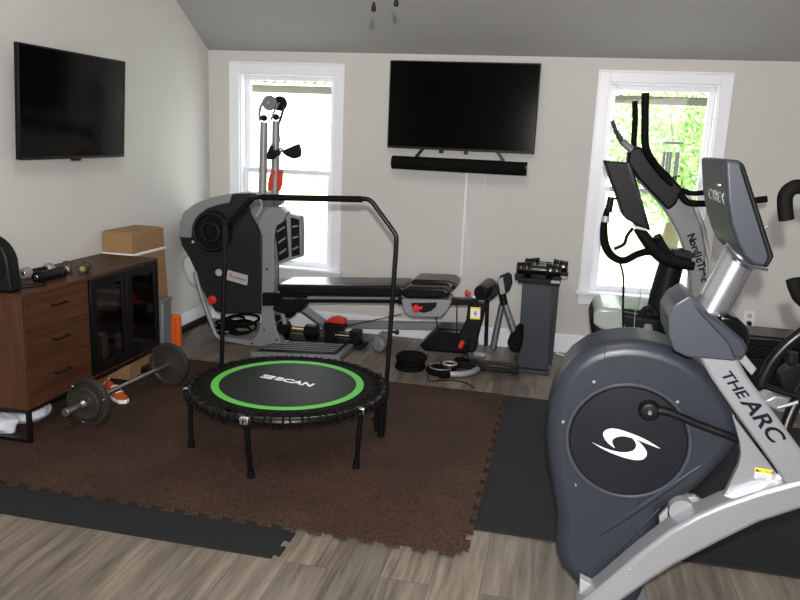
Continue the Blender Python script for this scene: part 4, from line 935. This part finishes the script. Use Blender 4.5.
# raised curved ridge running down the housing, seam line, bolts
MB().tube(tr([(590, 540), (612, 525), (640, 506), (668, 487), (692, 471), (712, 458)], Y0+.006), [.004, .012, .014, .013, .009, .003], 12, 8).build('housing_ridge', NAVY, ar)
MB().tube(tr([(600, 566), (622, 546), (645, 522), (660, 508)], Y0+.004), [.003, .008, .008, .003], 10, 6).build('housing_ridge', NAVY, ar)
MB().tube(tr([(605, 346), (604.5, 358), (602, 370), (597, 380), (588, 386), (576, 394), (566, 408), (561, 425)], Y0-.0005), .0013, 6).build('housing_seam', NAVYG, ar)
for u_, v_ in ((594, 382), (563, 422), (677.5, 402), (576, 485)):
    MB().lathe([(0, 0), (.006, 0), (.004, .003), (0, .004)], at(u_, v_, y=Y0), ax, 12).build('bolt', CHROME if v_ > 480 else GREYM, ar)
MB().lathe([(0, 0), (.006, 0), (.006, .001), (0, .0015)], at(640, 504, y=Y0-.001), ax, 12).build('bolt', BLACK, ar)
# emblem of two swooshes on the disc
def zs(pts): return [at(530+x/3.75, 320+y/3.75, y=Y0-.0135) for x, y in pts]
def smooth_poly(pts, n=5):
    P = [Vector((x, y, 0)) for x, y in pts]; q = catmull(P, n); return [(v.x, v.y) for v in q]
up = smooth_poly([(490, 483), (440, 452), (392, 430), (340, 412), (303, 407), (279, 417), (275, 434), (290, 458), (317, 480)]) + smooth_poly([(317, 478), (308, 458), (313, 446), (330, 437), (358, 436), (400, 448), (445, 466)])[:-1]
lo = smooth_poly([(232, 458), (275, 478), (315, 491), (350, 496), (383, 491), (397, 476), (396, 460), (385, 445)]) + smooth_poly([(387, 445), (410, 458), (432, 483), (438, 502), (428, 519), (400, 525), (355, 516), (300, 496), (260, 476)])[:-1]
em = MB()
for s in (up, lo): em.prism(zs(s), (0, -.0012, 0))
bmesh.ops.triangulate(em.b, faces=[f for f in em.b.faces if len(f.verts) > 4])
em.build('swoosh_emblem', WHITE, ar, ang=20)
# crank
cc = at(648.5, 408, y=Y0)
MB().lathe([(0, 0), (.030, 0), (.034, .004), (.034, .03), (.028, .042), (.020, .044), (0, .044)], cc, ax, 12).build('crank_hub', BLACK, ar, bevel=.002)
MB().lathe([(0, 0), (.009, 0), (.007, .005), (0, .006)], cc+ax*.044, ax, 16).build('hub_bolt', CHROME, ar)
MB().tube([cc+ax*.025, at(668, 412, y=Y0-.028), at(700, 425, y=Y0-.028), at(742, 440.5, y=Y0-.024), at(800, 462, y=Y0+.05)], [.018, .013, .012, .012, .012], 14).build('crank_arm', BLACK, ar)
# curved silver spine
top = [(574, 608), (602, 586), (636, 557), (670, 531), (697, 516), (722, 505), (760, 492), (800, 481), (840, 474), (880, 470), (925, 470)]
bot = [(925, 503), (880, 500), (840, 502), (800, 510), (760, 523), (725, 540), (700, 553), (675, 566), (650, 582), (623, 601), (597, 622)]
MB().prism(tr(top+bot, YA-.035), (0, .10, 0)).build('curved_spine', SILVER, ar, bevel=.014, seg=4, limit=.9)
for u_, v_ in ((639, 563), (630, 570)): MB().lathe([(0, 0), (.003, 0), (0, .002)], at(u_, v_, y=YA-.0355), ax, 8).build('rivet', CHROME, ar)
MB().box((at(640, 590, y=2.5).x-.03, 2.30, 0), (at(640, 590, y=2.5).x+.03, 2.80, .045)).build('front_foot', GREYP, ar, bevel=.01)
MB().prism(tr([(580, 579), (592, 585), (583, 600), (579, 598)], YA+.02), (0, .04, 0)).build('foot_bracket', LGREY, ar, bevel=.002)
MB().cyl((at(682, 512, y=2.40).x, 2.40, at(682, 512, y=2.40).z), (at(682, 512, y=2.40).x, 2.66, at(682, 512, y=2.40).z), .040).build('cross_tube', GREYM, ar)
MB().prism(tr([(671, 500), (695, 497), (710, 508), (690, 518), (675, 528)], 2.44), (0, .03, 0)).build('tube_bracket', LGREY, ar, bevel=.002)
MB().prism(tr([(659, 517), (668, 508), (668, 522), (660, 526)], 2.44), (0, .02, 0)).build('tube_bracket', LGREY, ar, bevel=.002)
rx = at(905, 500, y=YA).x
MB().box((rx-.05, 2.2, 0), (rx+.05, 2.75, .05)).box((rx-.035, YA-.03, .05), (rx+.035, YA+.06, .50)).build('rear_foot', SILVER, ar, bevel=.01)
# strut with lettering
MB().prism(tr([(696, 352), (734, 352), (748, 377), (800, 448), (816, 470), (822, 486), (786, 486), (777, 470), (732, 409), (712, 380)], YA-.03), (0, .09, 0)).build('diagonal_strut', SILVER, ar, bevel=.013, seg=4, limit=.9)
d1 = (at(800, 463, y=YA)-at(722, 362, y=YA)); nrm = ax.cross(d1)
def stx(s, u_, v_, sz, sh=0, sxx=1.0): return text(s, sz, at(u_, v_, y=YA-.0315), d1, -nrm.cross(ax).cross(ax) if False else Vector((0, -1, 0)).cross(d1), INK, ar, shear=sh, sx=sxx, bold=sz*.02)
stx('THE', 733.5, 384, .043, .25, 1.25); stx('ARC', 761.8, 419.5, .062, .25, 1.30)
MB().prism(tr([(733, 414), (735, 418), (776, 472.5), (780, 479), (722, 505), (720, 501), (726, 492), (733, 478), (739, 465), (741, 455), (740, 443), (736, 428), (733, 418)], YA+.015), (0, .025, 0)).build('gusset_panel', SILVER, ar, bevel=.004)
stk = MB().prism(tr([(755.5, 467.5), (772.5, 470.5), (770.5, 480), (754.5, 478)], YA+.013), (0, .003, 0)).build('caution_sticker', WHITE, ar)
MB().prism(tr([(755.5, 467.5), (772.5, 470.5), (771.6, 474.5), (755, 472)], YA+.0115), (0, .002, 0)).build('sticker_band', YELLOW, stk)
xs_ = at(771, 472, y=YA)-at(757, 469.5, y=YA); text('CAUTION', .012, at(765, 471.8, y=YA+.011), xs_, (0, 0, 1), INK, stk, ext=.0004)
MB().prism(tr([(757, 469), (760, 471.8), (755.5, 471.4)], YA+.011), (0, .001, 0)).build('warning_triangle', INK, stk)
for k in range(3): MB().prism(tr([(757+k*.3, 474.3+k*1.7), (768-k, 476+k*1.5), (768-k, 476.5+k*1.5), (757+k*.3, 474.8+k*1.7)], YA+.012), (0, .001, 0)).build('small_print', INK, stk)
for u_, v_ in ((779, 477), (722.5, 503)): MB().box(at(u_-2, v_-2, y=YA+.008), at(u_+2, v_+2, y=YA+.02)).build('panel_clip', WHITE, ar, bevel=.001)
# neck cover
nc = MB().prism(tr([(688, 296), (692, 296), (709, 313), (728, 327), (744, 341), (748, 350), (743, 359), (733, 361), (687, 357), (674, 351), (668.5, 336), (668, 316), (675, 304)], YA-.055), (0, .22, 0)).build('neck_cover', NAVYG, ar, bevel=.022, seg=4, limit=.5)
MB().prism(tr([(690, 298), (698, 312), (728, 344), (734, 359), (745, 357), (747, 349), (742, 340), (722, 324), (706, 313)], YA-.06), (0, .02, 0)).build('cover_facet', NAVYC, nc, bevel=.006)
MB().prism(tr([(718, 316), (728, 315), (739, 319), (748, 328), (751, 337), (749, 349), (741, 354), (730, 347), (722, 333)], YA-.02), (0, .17, 0)).build('sensor_window', GLOSSB, ar, bevel=.012, seg=4)
MB().prism(tr([(741, 350), (757, 369), (752, 376), (738, 360)], YA+.03), (0, .05, 0)).build('rear_bracket', GREYM, ar, bevel=.003)
MB().tube([at(706, 318, y=YA+.06), at(744, 248, y=YA+.06)], .051, 32, 0).build('column', SILV2, ar)
# console head
cprof = [(725, 160), (740, 160), (744.5, 166), (773, 256), (771, 263), (765, 268), (753, 265), (744, 257), (737, 243), (731, 224), (727, 200)]
hd = MB().prism(tr(cprof, YA-.14), (0, .40, 0)).build('console_head', NAVYC, ar, bevel=.028, seg=5, limit=.5)
MB().prism(tr([(741, 161), (745, 166), (774.5, 257), (768, 268), (763, 267.5), (768, 257), (740, 168)], YA-.145), (0, .41, 0)).build('screen_bezel', BLACK, hd, bevel=.006)
MB().tube([at(727, 246, y=YA-.145), at(737, 258, y=YA-.142), at(751, 266, y=YA-.142), at(768, 270, y=YA-.142)], .004, 8).build('console_seam', NAVYG, hd)
# lettering on the back of the head, running from the far side toward the near side
bp_ = at(726, 170, y=YA-.14); bq_ = at(727, 200, y=YA-.14); bm = bp_.lerp(bq_, 1.0)
text('CYBEX', .046, (bm.x-.003, YA-.14+.150, bm.z), (0, -1, 0), (bp_-bq_), GREYM, hd, sx=1.75, ext=.001)
MB().box((bp_.x-.006, YA-.10, bp_.z-.045), (bp_.x-.001, YA-.075, bp_.z-.041)).build('indicator', WHITE, hd)
# moving arms
MB().tube([at(786.5, 220, y=2.30), at(785, 207, y=2.30), at(785.5, 196, y=2.30), at(791, 189, y=2.30), at(802, 187, y=2.31), at(835, 196, y=2.33), at(868, 240, y=2.36), at(872, 300, y=2.38)], .0205, 18).build('moving_handle', RUBBER, ar)
MB().tube([at(872, 300, y=2.38), at(850, 302, y=2.38), at(800, 334, y=2.37), at(776, 356, y=2.37), at(764, 376, y=2.37), at(761, 386, y=2.37)], .0165, 18).build('swing_arm', BMETAL, ar)
MB().tube([at(793, 279, y=2.30), at(796, 289, y=2.30), at(803, 300, y=2.31), at(830, 318, y=2.33), at(872, 322, y=2.36)], .020, 18).build('moving_handle', RUBBER, ar)
MB().tube([at(760, 384, y=2.50), at(780, 391, y=2.50), at(820, 402, y=2.50)], .010, 12).build('pedal_link', BMETAL, ar)
MB().tube([at(816, 372, y=2.62), at(798, 398, y=2.62), at(786, 425, y=2.60), at(782, 445, y=2.58)], .021, 16).build('swing_arm', BMETAL, ar)
MB().prism(tr([(762, 402), (775, 396), (800, 399), (820, 404), (820, 412), (792, 414), (778, 412)], 2.66), (0, .10, 0)).build('foot_plate', SILVER, ar, bevel=.006)
MB().tube([at(777, 408, y=2.60), at(798, 402, y=2.60)], .006, 8, 0).build('link_rod', GREYM, ar)
MB().lathe([(0, 0), (.045, 0), (.045, .05), (0, .05)], at(790, 374, y=2.75), ax, 24).build('far_hub', BLACK, ar, bevel=.004)
MB().tube([at(792, 352, y=2.75), at(788, 400, y=2.75)], .020, 14, 0).build('far_link', DGREY, ar)
